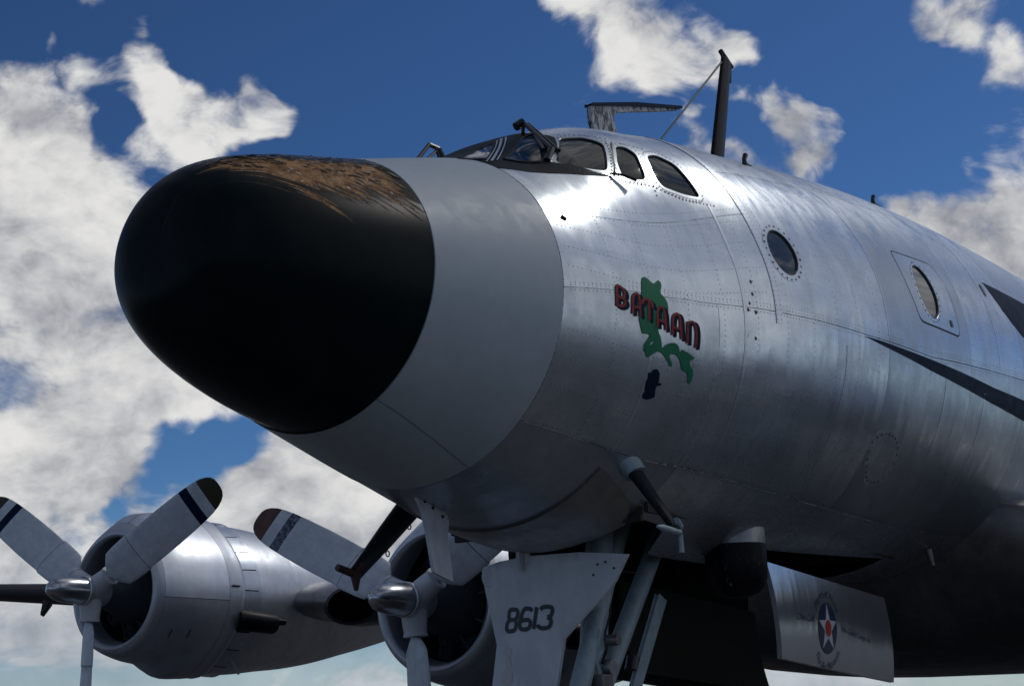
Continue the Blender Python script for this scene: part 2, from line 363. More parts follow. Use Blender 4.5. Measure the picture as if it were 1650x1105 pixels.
class MB:
    def __init__(s): s.V = []; s.F = []; s.mi = []
    def add(s, V, Fs, mi=0):
        o = len(s.V); s.V += [tuple(v) for v in V]; s.F += [tuple(i+o for i in f) for f in Fs]; s.mi += [mi]*len(Fs); return s
    def box(s, lo, hi, mi=0):
        x0, y0, z0 = lo; x1, y1, z1 = hi
        V = [(x0,y0,z0),(x1,y0,z0),(x1,y1,z0),(x0,y1,z0),(x0,y0,z1),(x1,y0,z1),(x1,y1,z1),(x0,y1,z1)]
        return s.add(V, [(0,3,2,1),(4,5,6,7),(0,1,5,4),(1,2,6,5),(2,3,7,6),(3,0,4,7)], mi)
    def tube(s, pts, rad, n=12, mi=0, cap=True, flat=1., side=None):
        pts = [Vector(p) for p in pts]; rr = rad if isinstance(rad, (list, tuple)) else [rad]*len(pts)
        V = []; a = None
        for i, p in enumerate(pts):
            t = (pts[min(i+1, len(pts)-1)]-pts[max(i-1, 0)]).normalized()
            if a is None:
                a = Vector(side) if side is not None else (Vector((0, 0, 1)) if abs(t.z) < .9 else Vector((1, 0, 0)))
            u = (a-t*a.dot(t)).normalized(); w = t.cross(u); a = u
            for k in range(n):
                q = 2*math.pi*k/n; V.append(p+u*rr[i]*math.cos(q)+w*rr[i]*flat*math.sin(q))
        Fs = [(i*n+k, i*n+(k+1) % n, (i+1)*n+(k+1) % n, (i+1)*n+k) for i in range(len(pts)-1) for k in range(n)]
        if cap: Fs += [tuple(range(n-1, -1, -1)), tuple(range((len(pts)-1)*n, len(pts)*n))]
        return s.add(V, Fs, mi)
    def lathe(s, prof, n=48, axis='x', mi=0, c=(0, 0, 0), a0=0., a1=2*math.pi):
        full = abs(a1-a0-2*math.pi) < 1e-6; m = n if full else n+1
        V = []
        for (x, r) in prof:
            for k in range(m):
                q = a0+(a1-a0)*k/n; u, w = r*math.cos(q), r*math.sin(q)
                V.append({'x': (c[0]+x, c[1]-w, c[2]+u), 'y': (c[0]+u, c[1]+x, c[2]+w), 'z': (c[0]+u, c[1]+w, c[2]+x)}[axis])
        Fs = []
        for i in range(len(prof)-1):
            for k in range(n):
                k2 = (k+1) % m
                Fs.append((i*m+k, (i+1)*m+k, (i+1)*m+k2, i*m+k2))
        return s.add(V, Fs, mi)
    def prism(s, poly, y0, y1, mi=0, axis='y'):
        n = len(poly); f = {'y': lambda a, b, t: (a, t, b), 'x': lambda a, b, t: (t, a, b), 'z': lambda a, b, t: (a, b, t)}[axis]
        V = [f(a, b, y0) for a, b in poly]+[f(a, b, y1) for a, b in poly]
        return s.add(V, [tuple(range(n)), tuple(range(2*n-1, n-1, -1))]+[(i, (i+1) % n+0, (i+1) % n+n, i+n) for i in range(n)], mi)
    def build(s, name, mats, parent=None, smooth=True, loc=None, sharp=None, bev=0):
        o = mesh(name, s.V, s.F, mats, parent, smooth, s.mi, None, loc)
        if bev:
            b = o.modifiers.new('bevel', 'BEVEL'); b.width = bev; b.segments = 2; b.limit_method = 'ANGLE'
        if smooth: o.data.set_sharp_from_angle(angle=R(sharp or 40))
        return o

# ------------------------------------------------------------------ hull surface: rings round a curved centreline
xA, zA, rA, xB, zB, rB, TILT = .8999, 3.5965, .7225, 1.7407, 3.6274, .9429, .0779
XK = np.array([xA, xB, 2.7, 3.6, 4.8, 6.2, 7.8, 9.5, 12., 15., 18.5, 22., 25.5, 28.])
ZK = np.array([zA, zB, 3.6312, 3.7748, 3.9213, 4.0616, 4.191, 4.296, 4.3926, 4.46, 4.55, 4.78, 5.1, 5.35])
RK = np.array([rA, rB, 1.1483, 1.3727, 1.5329, 1.634, 1.6981, 1.7348, 1.779, 1.76, 1.52, 1.12, .62, .12])
HX = np.array([1.74, 2.0, 2.35, 2.8, 3.4, 4.2, 5.2, 6.5]); HK = np.array([0, .0498, .1803, .2544, .1401, .0408, 0, 0])
def cubic(xk, yk, x):
    m = np.gradient(yk, xk); i = np.clip(np.searchsorted(xk, x)-1, 0, len(xk)-2); h = xk[i+1]-xk[i]; t = (x-xk[i])/h
    return (2*t**3-3*t**2+1)*yk[i]+(t**3-2*t**2+t)*h*m[i]+(-2*t**3+3*t**2)*yk[i+1]+(t**3-t**2)*h*m[i+1]
def hull(x, th, off=0.):
    x = np.asarray(x, float); th = np.asarray(th, float); t = np.radians(th)
    z = cubic(XK, ZK, x); r = cubic(XK, RK, x); ti = TILT*np.clip((4-x)/2.5, 0, 1)
    dd = np.abs((th+180) % 360-180); s = np.clip((72-dd)/52, 0, 1); gg = s*s*(3-2*s)
    hh = np.where((x <= HX[0]) | (x >= 5.2), 0, cubic(HX, HK, np.clip(x, HX[0], HX[-1])))
    rr = r+hh*gg
    P = np.stack([x+rr*np.cos(t)*np.sin(ti), -rr*np.sin(t), z+rr*np.cos(t)*np.cos(ti)], -1)
    if np.any(off): P = P+hull_n(x, th)*np.asarray(off)[..., None]
    return P
def hull_n(x, th):
    a = hull(x+2e-3, th)-hull(x-2e-3, th); b = hull(x, th+.2)-hull(x, th-.2)
    n = np.cross(b, a); c = np.stack([x+0*th, 0*x+0*th, cubic(XK, ZK, x)+0*th], -1)
    n *= np.sign((n*(hull(x, th)-c)).sum(-1))[..., None]
    return n/np.linalg.norm(n, axis=-1)[..., None]
KS = .0235                                     # metres per degree, roughly: makes (x, angle) space near isometric
def densify(poly, step, closed=True):
    out = []
    n = len(poly)
    for i in range(n if closed else n-1):
        a = np.array(poly[i], float); b = np.array(poly[(i+1) % n], float)
        k = max(1, int(math.ceil(np.hypot(b[0]-a[0], (b[1]-a[1])*KS)/step)))
        out += [tuple(a+(b-a)*j/k) for j in range(k)]
    if not closed: out.append(tuple(poly[-1]))
    return out
def round_poly(poly, rad, n=5):
    """rounds the corners of a polygon given in (x, degrees)"""
    P = [np.array((p[0], p[1]*KS)) for p in poly]; out = []
    for i, p in enumerate(P):
        a, b = P[i-1]-p, P[(i+1) % len(P)]-p; la, lb = np.linalg.norm(a), np.linalg.norm(b)
        r = min(rad, la*.45, lb*.45); p0, p1 = p+a/la*r, p+b/lb*r
        for k in range(n+1):
            t = k/n; q = (1-t)**2*p0+2*t*(1-t)*p+t*t*p1; out.append((q[0], q[1]/KS))
    return out
def inside(P, poly):
    P = np.asarray(P, float); q = np.asarray(poly, float); r = np.zeros(len(P), bool); j = len(q)-1
    for i in range(len(q)):
        c = ((q[i, 1] > P[:, 1]) != (q[j, 1] > P[:, 1])) & (P[:, 0] < (q[j, 0]-q[i, 0])*(P[:, 1]-q[i, 1])/(q[j, 1]-q[i, 1]+1e-12)+q[i, 0])
        r ^= c; j = i
    return r
def grow(poly, d):
    P = np.array([(p[0], p[1]*KS) for p in poly]); A = .5*np.sum(P[:, 0]*np.roll(P[:, 1], -1)-np.roll(P[:, 0], -1)*P[:, 1]); s = 1 if A > 0 else -1
    out = []
    for i in range(len(P)):
        e1 = P[i]-P[i-1]; e2 = P[(i+1) % len(P)]-P[i]
        n1 = np.array([e1[1], -e1[0]])/(np.linalg.norm(e1)+1e-9); n2 = np.array([e2[1], -e2[0]])/(np.linalg.norm(e2)+1e-9)
        n = n1+n2; n /= (np.linalg.norm(n)+1e-9); k = 1/max(.5, float(n@n1)); q = P[i]+s*n*d*k; out.append((q[0], q[1]/KS))
    return out
def patch(name, poly, mats, parent, holes=(), step=.06, off=0., thick=.012, surf=hull, nrm=hull_n):
    """a sheet lying on the hull, cut to an outline in (x, degrees), with holes and a turned-in edge"""
    rings = [densify(poly, step)]+[densify(h, step*.5) for h in holes]
    P = []; E = []
    for r in rings:
        o = len(P); P += r; E += [(o+i, o+(i+1) % len(r)) for i in range(len(r))]
    q = np.array(rings[0]); xs = np.arange(q[:, 0].min()+step/2, q[:, 0].max(), step); ts = np.arange(q[:, 1].min()+step/KS/2, q[:, 1].max(), step/KS)
    if len(xs) and len(ts):
        G = np.stack(np.meshgrid(xs, ts, indexing='ij'), -1).reshape(-1, 2); G = G[inside(G, rings[0])]
        for h in rings[1:]: G = G[~inside(G, h)]
        B = np.array(P)
        sc2 = np.array([1, KS]); keep = [(np.hypot(*((B-g_)*sc2).T).min() > step*.35) for g_ in G]
        G = G[keep] if len(G) else G
        P = P+[tuple(g_) for g_ in G]
    vs, es, fs, *_ = delaunay_2d_cdt([Vector((a, b*KS)) for a, b in P], E, [], 0, 1e-6)
    V = np.array([(v.x, v.y/KS) for v in vs]); Fs = [f for f in fs if len(f) == 3]
    C = np.array([V[list(f)].mean(0) for f in Fs]); ok = inside(C, rings[0])
    for h in rings[1:]: ok &= ~inside(C, h)
    Fs = [f for f, k in zip(Fs, ok) if k]
    X = surf(V[:, 0], V[:, 1], off); Nn = nrm(V[:, 0], V[:, 1])
    # face orientation outward
    out = []
    for f in Fs:
        a, b, c = X[f[0]], X[f[1]], X[f[2]]
        out.append(f if np.dot(np.cross(b-a, c-a), Nn[f[0]]) > 0 else (f[0], f[2], f[1]))
    Fs = out; n0 = len(X)
    if thick:
        cnt = {}
        for f in Fs:
            for i in range(3):
                a, b = f[i], f[(i+1) % 3]; cnt[(a, b)] = cnt.get((a, b), 0)+1
        be = [e for e in cnt if (e[1], e[0]) not in cnt]
        idx = {}; VV = list(X); NN = list(Nn)
        for a, b in be:
            for w in (a, b):
                if w not in idx:
                    idx[w] = len(VV); VV.append(X[w]-Nn[w]*thick); NN.append(Nn[w])
        Fs = Fs+[(b, a, idx[a], idx[b]) for a, b in be]
        X, Nn = np.array(VV), np.array(NN)
    return mesh(name, X, Fs, mats, parent, True, None, Nn)
def sheet(name, xs, t0, t1, mats, parent, off=0., thick=.012, dt=3.):
    """a plain rectangular skin panel: t0, t1 are functions of x (degrees)"""
    xs = np.asarray(xs, float); a = np.array([t0(x) for x in xs]); b = np.array([t1(x) for x in xs])
    nt = max(3, int(abs(b-a).max()/dt)+1); w = np.linspace(0, 1, nt)
    TH = a[:, None]+(b-a)[:, None]*w[None]; XX = xs[:, None]+0*TH
    P = hull(XX, TH, np.full(XX.shape, off)); Nn = hull_n(XX, TH); nx = len(xs)
    V = list(P.reshape(-1, 3)); NN = list(Nn.reshape(-1, 3)); Fs = [(i*nt+j, i*nt+j+1, (i+1)*nt+j+1, (i+1)*nt+j) for i in range(nx-1) for j in range(nt-1)]
    v = P.reshape(-1, 3); f0 = Fs[0]
    if np.dot(np.cross(v[f0[1]]-v[f0[0]], v[f0[2]]-v[f0[0]]), NN[f0[0]]) < 0: Fs = [f[::-1] for f in Fs]
    ring = [i*nt for i in range(nx)]+[(nx-1)*nt+j for j in range(1, nt)]+[i*nt+nt-1 for i in range(nx-2, -1, -1)]+[j for j in range(nt-2, 0, -1)]
    o = len(V)
    for i in ring: V.append(np.array(V[i])-NN[i]*thick); NN.append(NN[i])
    m = len(ring); Fs += [(ring[k], ring[(k+1) % m], o+(k+1) % m, o+k) for k in range(m)]
    return mesh(name, V, Fs, mats, parent, True, None, NN)
def mirror(poly): return [(x, -t) for x, t in poly][::-1]
def rivets(name, rows, r, mats, parent, n=6, h=.0012, off=.0005, spacing=.05):
    V = []; Fs = []
    pts = []
    for row in rows:
        P = np.array(row, float)
        if spacing:
            seg = np.hypot(np.diff(P[:, 0]), np.diff(P[:, 1])*KS); L = np.concatenate([[0], np.cumsum(seg)])
            k = max(2, int(L[-1]/spacing)+1); u = np.linspace(0, L[-1], k)
            P = np.stack([np.interp(u, L, P[:, 0]), np.interp(u, L, P[:, 1])], 1)
        pts.append(P)
    P = np.concatenate(pts); X = hull(P[:, 0], P[:, 1], off); N_ = hull_n(P[:, 0], P[:, 1])
    for x, nn in zip(X, N_):
        a = np.cross(nn, [0, 0, 1.]); a /= np.linalg.norm(a); b = np.cross(nn, a); o = len(V)
        rj = r*rng.uniform(.8, 1.15)
        for k in range(n):
            q = 2*math.pi*k/n; V.append(x+(a*math.cos(q)+b*math.sin(q))*rj)
        V.append(x+nn*h); Fs += [(o+k, o+(k+1) % n, o+n) for k in range(n)]
    ob = mesh(name, V, Fs, mats, parent, False); ob['kind'] = 'stuff'; return ob
def chaikin(pts, k=2):
    P = [np.array(p, float) for p in pts]
    if len(P) < 3: return P
    for _ in range(k):
        Q = [P[0]]
        for a, b in zip(P[:-1], P[1:]): Q += [a*.75+b*.25, a*.25+b*.75]
        P = Q+[P[-1]]
    return P
def stroke(mb, pts, w, off, mi=0, closed=False):
    pts = chaikin(pts)
    """ribbon of lettering on the hull following a line in (x, degrees)"""
    P = np.array([(p[0], p[1]*KS) for p in pts])
    Q = []
    n = len(P)
    for i in range(n):
        a = P[i-1] if (i or closed) else P[i]; b = P[(i+1) % n] if (i < n-1 or closed) else P[i]
        t = b-a; t /= (np.linalg.norm(t)+1e-9); nn = np.array([-t[1], t[0]])
        Q.append((P[i]+nn*w/2, P[i]-nn*w/2))
    if not closed:
        t0 = (P[0]-P[1]); t0 /= np.linalg.norm(t0); t1 = (P[-1]-P[-2]); t1 /= np.linalg.norm(t1)
        Q[0] = tuple(q+t0*w*.25 for q in Q[0]); Q[-1] = tuple(q+t1*w*.25 for q in Q[-1])
    A = np.array([q for pr in Q for q in pr]); X = hull(A[:, 0], A[:, 1]/KS, off)
    Fs = [(2*i, 2*i+1, (2*i+3) % (2*n), (2*i+2) % (2*n)) for i in range(n if closed else n-1)]
    mb.add(X, Fs, mi)

# ------------------------------------------------------------------ ground
n = 96; V = [(0, 0, 0)]; Fs = []
rad = [6, 15, 40, 120, 400, 1500, 6000]
for r_ in rad: V += [(r_*math.cos(2*math.pi*k/n), r_*math.sin(2*math.pi*k/n), 0) for k in range(n)]
Fs += [(0, 1+k, 1+(k+1) % n) for k in range(n)]
for i in range(len(rad)-1): Fs += [(1+i*n+k, 1+(i+1)*n+k, 1+(i+1)*n+(k+1) % n, 1+i*n+(k+1) % n) for k in range(n)]
gr = mesh('ground', V, Fs, M_GROUND, None, False); gr['kind'] = 'structure'

# ------------------------------------------------------------------ the aircraft
PLANE = empty('airliner')
PLANE['label'] = 'vintage bare metal four engined propeller airliner with peeling black nose and green island painting'
PLANE['category'] = 'airplane'
P = PLANE

# radome
Lr = 1.1054; sN = (np.linspace(0, 1, 76)**1.5)*math.pi/2
def radome_ring(a):
    c_ = max(0., math.cos(a)); return xA-Lr*c_**2.8905, rA*math.sin(a)**.4686+.055*c_*c_*(1-c_)*2.2, zA+.0479*c_-.1238*c_**2+.084*c_**4
V = []; Fs = []; nt = 96
for s in sN[1:]:
    x_, r_, z_ = radome_ring(s)
    for k in range(nt):
        t = 2*math.pi*k/nt; V.append((x_+r_*math.cos(t)*math.sin(TILT), -r_*math.sin(t), z_+r_*math.cos(t)*math.cos(TILT)))
nr = len(sN)-1
V = np.array(V)
last = V[-nt:].copy(); c0_ = last.mean(0); V = np.concatenate([V, c0_+(last-c0_)*.985+np.array([.002, 0, 0]), [[xA-Lr, 0, zA+.0081]]])
Fs = [(i*nt+k, (i+1)*nt+k, (i+1)*nt+(k+1) % nt, i*nt+(k+1) % nt) for i in range(nr) for k in range(nt)]
Fs += [(len(V)-1, k, (k+1) % nt) for k in range(nt)]
o = mesh('radome', V, Fs, M_RADOME, P); o['label'] = 'black radome with paint flaked to brown along its crown'
# ragged flakes of paint standing off the crown
mb = MB()
for k in range(150):
    s = rng.uniform(.10, .97); th = rng.uniform(15, 32)+rng.uniform(0, 38)*min(1, s*1.1); x_, r_, z_ = radome_ring(math.acos((1-s)**(1/2.8905)))
    if th > 50 and rng.random() < .6: continue
    t = math.radians(th); c_ = Vector((x_+r_*math.cos(t)*math.sin(TILT), -r_*math.sin(t), z_+r_*math.cos(t)*math.cos(TILT)))
    nn = Vector((-.15, -math.sin(t), math.cos(t))).normalized(); a = Vector((.62, -.55*math.cos(t), -.55*math.sin(t))).normalized(); a = (a-nn*a.dot(nn)).normalized(); b = nn.cross(a)
    L_ = rng.uniform(.010, .034); w_ = L_*rng.uniform(.18, .45)
    V = [c_+nn*.0015-a*L_, c_+nn*.003+b*w_, c_+nn*rng.uniform(.004, .009)+a*L_*.9+b*w_*.3, c_+nn*.005+a*L_-b*w_*.5, c_+nn*.003-b*w_]
    mb.add(V, [(0, 1, 2, 3, 4)], 0 if rng.random() < .45 else 1)
o = mb.build('paint_flake', [M_MATT, mat('flake_underside', color=(.16, .10, .055), rough=.6)], P, smooth=False); o['kind'] = 'stuff'
# jagged chips along the nose outline
full = lambda v: (lambda x: v)
# white collar behind the radome, in an upper shell and a chin panel
LOWC = lambda x: np.interp(x, [.9, 1.05, 1.67, 1.76], [147.5, 149, 157.5, 158.5])
xs = np.linspace(xA+.004, xB-.003, 12)
o = sheet('nose_collar', xs, lambda x: -LOWC(x)+.2, lambda x: LOWC(x)-.2, M_WHITE, P, .004, .02); o['label'] = 'smooth white painted nose collar'
sheet('chin_panel', xs, lambda x: LOWC(x)+.2, lambda x: 360-LOWC(x)-.2, M_WHITE, P, .001, .02)

# near-black backing added inside the skin so gaps read dark, open over wheel bay
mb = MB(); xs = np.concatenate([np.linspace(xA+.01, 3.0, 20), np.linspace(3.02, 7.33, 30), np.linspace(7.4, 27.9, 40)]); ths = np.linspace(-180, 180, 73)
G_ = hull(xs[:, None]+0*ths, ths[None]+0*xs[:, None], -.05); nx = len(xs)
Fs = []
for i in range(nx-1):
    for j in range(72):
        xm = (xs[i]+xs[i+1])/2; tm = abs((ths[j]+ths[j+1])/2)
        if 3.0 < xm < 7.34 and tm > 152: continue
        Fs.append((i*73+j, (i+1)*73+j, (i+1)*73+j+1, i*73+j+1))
mb.add(G_.reshape(-1, 3), Fs); mb.build('dark_backing', M_INSIDE, P)

# ---- skin panels
UPR = lambda x: np.interp(x, [3.6, 5., 6.1, 9., 12.], [44.3, 44.5, 46.5, 44., 44.])
LAP = lambda x: np.interp(x, [1.73, 2.3, 2.73, 3.65, 4.77, 5.86, 8.2, 12], [89.5, 85., 84.6, 89.3, 92.7, 95.4, 95.2, 95])
LOW = lambda x: np.interp(x, [1.7, 2.1, 3.07, 3.76, 4.7, 6.55, 12.], [135.2, 133.2, 132.6, 135.2, 138.4, 144., 148.])
GX = .0025; GT = .12
W1 = round_poly([(2.448, 23.718), (2.613, 26.099), (2.685, 30.992), (2.482, 42.540), (2.310, 40.583), (2.168, 35.525)], .05)
W2 = round_poly([(2.749, 32.794), (2.833, 33.551), (2.870, 36.664), (2.819, 41.607), (2.778, 46.428), (2.656, 45.908), (2.572, 44.399), (2.616, 39.387)], .05)
W3 = round_poly([(2.953, 37.788), (3.099, 37.086), (3.221, 40.618), (3.238, 47.620), (3.236, 53.709), (3.062, 51.904), (2.889, 48.809), (2.871, 44.800)], .05)
def ell(x, th, rx, rt, n=40): return [(x+rx*math.cos(2*math.pi*k/n), th+rt/KS*math.sin(2*math.pi*k/n)) for k in range(n)]
RW1 = ell(3.83, 72.0, .155, .165); RW2 = ell(6.03, 76.8, .190, .190)
BAY = [(3.04, 155), (3.12, 152), (3.44, 153.5), (3.56, 160), (3.72, 167), (4.86, 168), (4.92, 157), (7.28, 158)]
BAY = BAY+[(x, 360-t) for x, t in BAY[::-1]]
def rowpoly(x0, x1, f0, f1, n=14):
    xs = np.linspace(x0+GX, x1-GX, n)
    return [(x, f0(x)+GT) for x in xs]+[(x, f1(x)-GT) for x in xs[::-1]]
CK = 60.
# cockpit shell, one piece with six side windows
ck = [(x, -CK+GT) for x in np.linspace(xB+.012, 3.6-GX, 10)]+[(x, CK-GT) for x in np.linspace(3.6-GX, xB+.012, 10)]
patch('cockpit_skin', ck, M_SKIN, P, [W1, W2, W3, mirror(W1), mirror(W2), mirror(W3)], .045)
patch('skin_panel', rowpoly(xB+.006, 3.6, full(CK), LAP), M_SKIN, P, [], .05)
sheet('skin_panel', np.linspace(xB+.012, 3.6-GX, 24), lambda x: -LAP(x)+GT, full(-CK-GT), M_SKIN, P)
XS = [3.6, 5.1, 6.75, 8.2, 9.8, 11.4, 13.4, 15.6, 18., 20.6, 23.4, 27.95]
HATCH = round_poly([(5.62, 65.5), (6.42, 66.5), (6.56, 72), (6.55, 88.5), (5.72, 86.5), (5.63, 76)], .07)
for i in range(len(XS)-1):
    x0, x1 = XS[i], XS[i+1]; xr = np.linspace(x0+GX, x1-GX, 18)
    sheet('skin_panel', xr, lambda x: -UPR(x)+GT, lambda x: UPR(x)-GT, M_SKIN, P)
    if i == 0: patch('skin_panel', rowpoly(x0, x1, UPR, LAP), M_SKIN, P, [RW1], .055)
    elif i == 1: patch('skin_panel', rowpoly(x0, x1, UPR, LAP), M_SKIN, P, [HATCH], .055)
    else: sheet('skin_panel', xr, lambda x: UPR(x)+GT, lambda x: LAP(x)-GT, M_SKIN, P)
    sheet('skin_panel', xr, lambda x: -LAP(x)+GT, lambda x: -UPR(x)-GT, M_SKIN, P)
cols = [xB+.004, 3.03]+XS[1:]
for i in range(len(cols)-1):
    x0, x1 = cols[i], cols[i+1]; xr = np.linspace(x0+GX, x1-GX, 20)
    sheet('skin_panel', xr, lambda x: LAP(x)+GT, lambda x: LOW(x)-GT, M_SKIN, P)
    sheet('skin_panel', xr, lambda x: -LOW(x)+GT, lambda x: -LAP(x)-GT, M_SKIN, P)
    if x0 > 7.5 or i == 0:
        sheet('belly_panel', xr, lambda x: LOW(x)+GT, lambda x: 360-LOW(x)-GT, M_SKIN, P)
bp = [(x, LOW(x)+GT) for x in np.linspace(3.03+GX, 8.2-GX, 20)]
patch('belly_panel', bp+[(x, 360-t) for x, t in bp[::-1]], M_SKIN, P, [BAY], .08)
for x0 in (8.2,):
    pass
# lip fairing ahead of the wheel bay
lip = [(2.462, t) for t in np.linspace(140, 220, 30)]+[(x, 220-(x-2.46)*14) for x in np.linspace(2.5, 3.1, 5)]
lip = [(2.462, 139), (2.60, 141)]+[(2.9, 147), (3.06, 155), (3.02, 168), (3.02, 192), (3.06, 205), (2.9, 213), (2.60, 219), (2.462, 221)]
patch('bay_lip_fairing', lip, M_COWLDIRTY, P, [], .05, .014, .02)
# wheel bay walls and roof
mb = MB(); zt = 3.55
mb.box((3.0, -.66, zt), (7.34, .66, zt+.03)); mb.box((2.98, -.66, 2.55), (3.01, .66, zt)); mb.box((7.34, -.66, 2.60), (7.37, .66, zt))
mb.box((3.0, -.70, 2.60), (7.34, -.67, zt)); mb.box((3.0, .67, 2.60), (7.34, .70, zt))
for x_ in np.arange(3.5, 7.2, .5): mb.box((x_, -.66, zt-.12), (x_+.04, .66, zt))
WB = mb.build('wheel_bay', M_BAY, P, smooth=False)
for k in range(5):
    mb = MB(); y_ = -.52+.07*k; mb.tube([(3.4, y_, 3.2+.03*k), (4.3, y_+.02, 3.05), (5.4, y_, 3.1+.02*k), (7.0, y_, 3.15)], .014+.004*(k % 2), 8); mb.build('pipe', M_STRUT if k % 2 else M_COWLDIRTY, WB)

# raised strap round the hull behind the cockpit, and the doubler along the joint
strap = [(3.60-.03, t) for t in np.linspace(22, 92, 20)]+[(3.60+.035, t) for t in np.linspace(92, 22, 20)]
patch('joint_strap', strap, M_STRAP, P, [], .05, .004, .004)
patch('joint_strap', mirror(strap), M_STRAP, P, [], .05, .004, .004)
for x_ in (3.27,):
    s2 = [(x_-.012, t) for t in np.linspace(56, 125, 20)]+[(x_+.012, t) for t in np.linspace(125, 56, 20)]
    patch('joint_strap', s2, M_STRAP, P, [], .05, .002, .002)
for x_, a, b_ in ((4.45, 96, 132), (5.1, 50, 92), (6.2, 100, 138), (2.46, 90, 133), (7.5, 50, 94), (7.1, 102, 140)):
    s2 = [(x_-.008, t) for t in np.linspace(a, b_, 14)]+[(x_+.008, t) for t in np.linspace(b_, a, 14)]
    patch('joint_strap', s2, M_STRAP, P, [], .05, .0015, .0015)

# ---- cockpit glazing
def window(poly, parent, frame_w=.018, glass=M_GLASS, step=.04, depth=-.010, seal=M_RUBBER, fm=M_SKIN, lab=None):
    fr = patch('window_frame', grow(poly, frame_w), fm, parent, [grow(poly, -.003)], step, .0016, .004)
    patch('window_seal', grow(poly, .001), seal, fr, [grow(poly, -.010)], step, -.003, .010)
    gl = patch('window_pane', grow(poly, -.004), glass, fr, [], step, depth, 0)
    if lab: fr['label'] = lab
    return fr
for w_, lb in ((W1, 'large square cockpit side window'), (W2, 'narrow sliding cockpit window'), (W3, 'teardrop rear cockpit window')):
    window(w_, P, lab=lb); window(mirror(w_), P)
# round cabin windows
fr = window(RW1, P, .040, M_GLASSP, .04, -.012, M_RIVET, lab='round riveted cabin window')
h = patch('emergency_hatch', grow(HATCH, -.013), M_SKIN, P, [RW2], .05, .001, .02)
h['label'] = 'emergency exit hatch with one round window'
f2 = window(RW2, P, .030, M_GLASSP, .04, -.012, M_RIVET, lab='round window of the emergency hatch')
patch('hatch_handle', [(6.36, 84.1), (6.40, 84.1), (6.41, 85.9), (6.37, 85.9)], M_BLACK, h, [], .03, .006, .005)
seal = patch('hatch_seal', grow(HATCH, .004), M_RUBBER, h, [grow(HATCH, -.016)], .05, -.003, .004)
for x_ in (8.2, 10.0, 11.8, 13.6, 15.4, 17.2):        # further cabin windows down both sides
    for sgn in (1, -1):
        e = ell(x_+1.1, 76.5*sgn, .19, .19, 28); patch('cabin_window', e, M_GLASSP, P, [], .08, .004, .004)
patch('cabin_window', mirror(RW1), M_GLASSP, P, [], .08, .004, .004); patch('cabin_window', mirror(RW2), M_GLASSP, P, [], .08, .004, .004)

# black anti-glare paint and windscreen
ag = [(1.506, 30.134), (1.746, 33.891), (1.916, 38.504), (2.272, 43.106), (2.489, 44.448), (2.382, 42.498), (2.188, 36.281), (2.137, 34.879), (2.315, 28.953), (2.442, 22.687), (2.481, 17.105)]
ag = [(1.758, 33)]+ag[1:]
agt = ag+[(2.66, 0)]+[(x, -t) for x, t in ag[::-1]]+[(1.758, 0)]
patch('anti_glare_panel', agt, M_MATT, P, [], .05, .0025, .002)
PA = round_poly([(1.665, 20.495), (2.052, 9.664), (2.206, 10.282), (1.815, 25.105)], .03); PB = round_poly([(1.917, 27.577), (2.307, 16.054), (2.427, 16.028), (2.096, 33.966), (1.984, 31.557)], .03)
for pn in (PA, PB, mirror(PA), mirror(PB)):
    fr = patch('windscreen_frame', grow(pn, .014), M_MATT, P, [grow(pn, -.004)], .03, .010, .008)
    patch('windscreen_pane', pn, M_GLASS, fr, [], .03, .006, .002)
for sgn in (1, -1):  # pale ribbons painted on as the bright reflections between the panes
    for dx, w_ in ((0, .016), (.045, .008), (-.04, .008)):
        mb = MB(); stroke(mb, [(1.80+dx, 28.3*sgn), (1.97+dx, 21.5*sgn), (2.14+dx, 15.5*sgn), (2.30+dx, 10*sgn)], w_, .011); mb.build('reflection_streak', M_STRAP, P)

# wipers
def wiper(pts, name='windscreen_wiper', mats=M_BLACK):
    mb = MB()
    for a, b_, r_ in pts: mb.tube([a, b_], r_, 8)
    return mb.build(name, mats, P)
q = lambda x, th, off: tuple(hull(np.array([x]), np.array([float(th)]), off)[0])
wa = q(2.54, 10, .07); wb = q(2.22, 31, .03); wc = q(2.46, 12, .01)
wiper([(wc, wa, .012), (wa, wb, .014), (tuple(np.array(wa)+[.03, -.02, -.01]), tuple(np.array(wb)+[.05, -.02, .0]), .012), (q(2.18, 30, .03), q(2.48, 14, .03), .010), (wb, q(2.14, 34, .0), .024), (q(2.49, 9, .05), wa, .028)])
wa2 = (2.83, .62, 5.11)
wiper([((2.79, .62, 5.14), (2.62, .62, 4.96), .014), ((2.87, .60, 5.13), (2.66, .60, 4.955), .010), ((2.79, .62, 5.14), (2.87, .60, 5.13), .016), ((2.87, .60, 5.13), (2.93, .56, 4.98), .020), ((2.83, .60, 5.13), (2.88, .58, 5.0), .010)])

# drain tube below the narrow window, small plug on the nose
mb = MB(); mb.tube([q(2.49, 43.8, .012), q(2.55, 45.2, .03), q(2.62, 47.6, .045)], [.007, .009, .011], 8); mb.build('drain_tube', M_BLACK, P)
mb = MB(); mb.tube([q(2.75, 31.5, .006), q(2.52, 44, .006)], .006, 6); mb.build('window_rail', M_BLACK, P)
mb = MB(); c_ = np.array(q(1.87, 62.28, 0)); nn = hull_n(np.array([1.87]), np.array([62.28]))[0]; mb.tube([c_, c_+nn*.015+np.array([.03, 0, -.02])], [.013, .011], 10); mb.build('drain_plug', M_BLACK, P)
mb = MB(); c_ = np.array(q(7.63, 69.5, 0)); nn = hull_n(np.array([7.63]), np.array([69.5]))[0]
patch('vent_slot', ell(7.63, 69.6, .035, .05, 14), M_BLACK, P, [], .05, .004, .004)

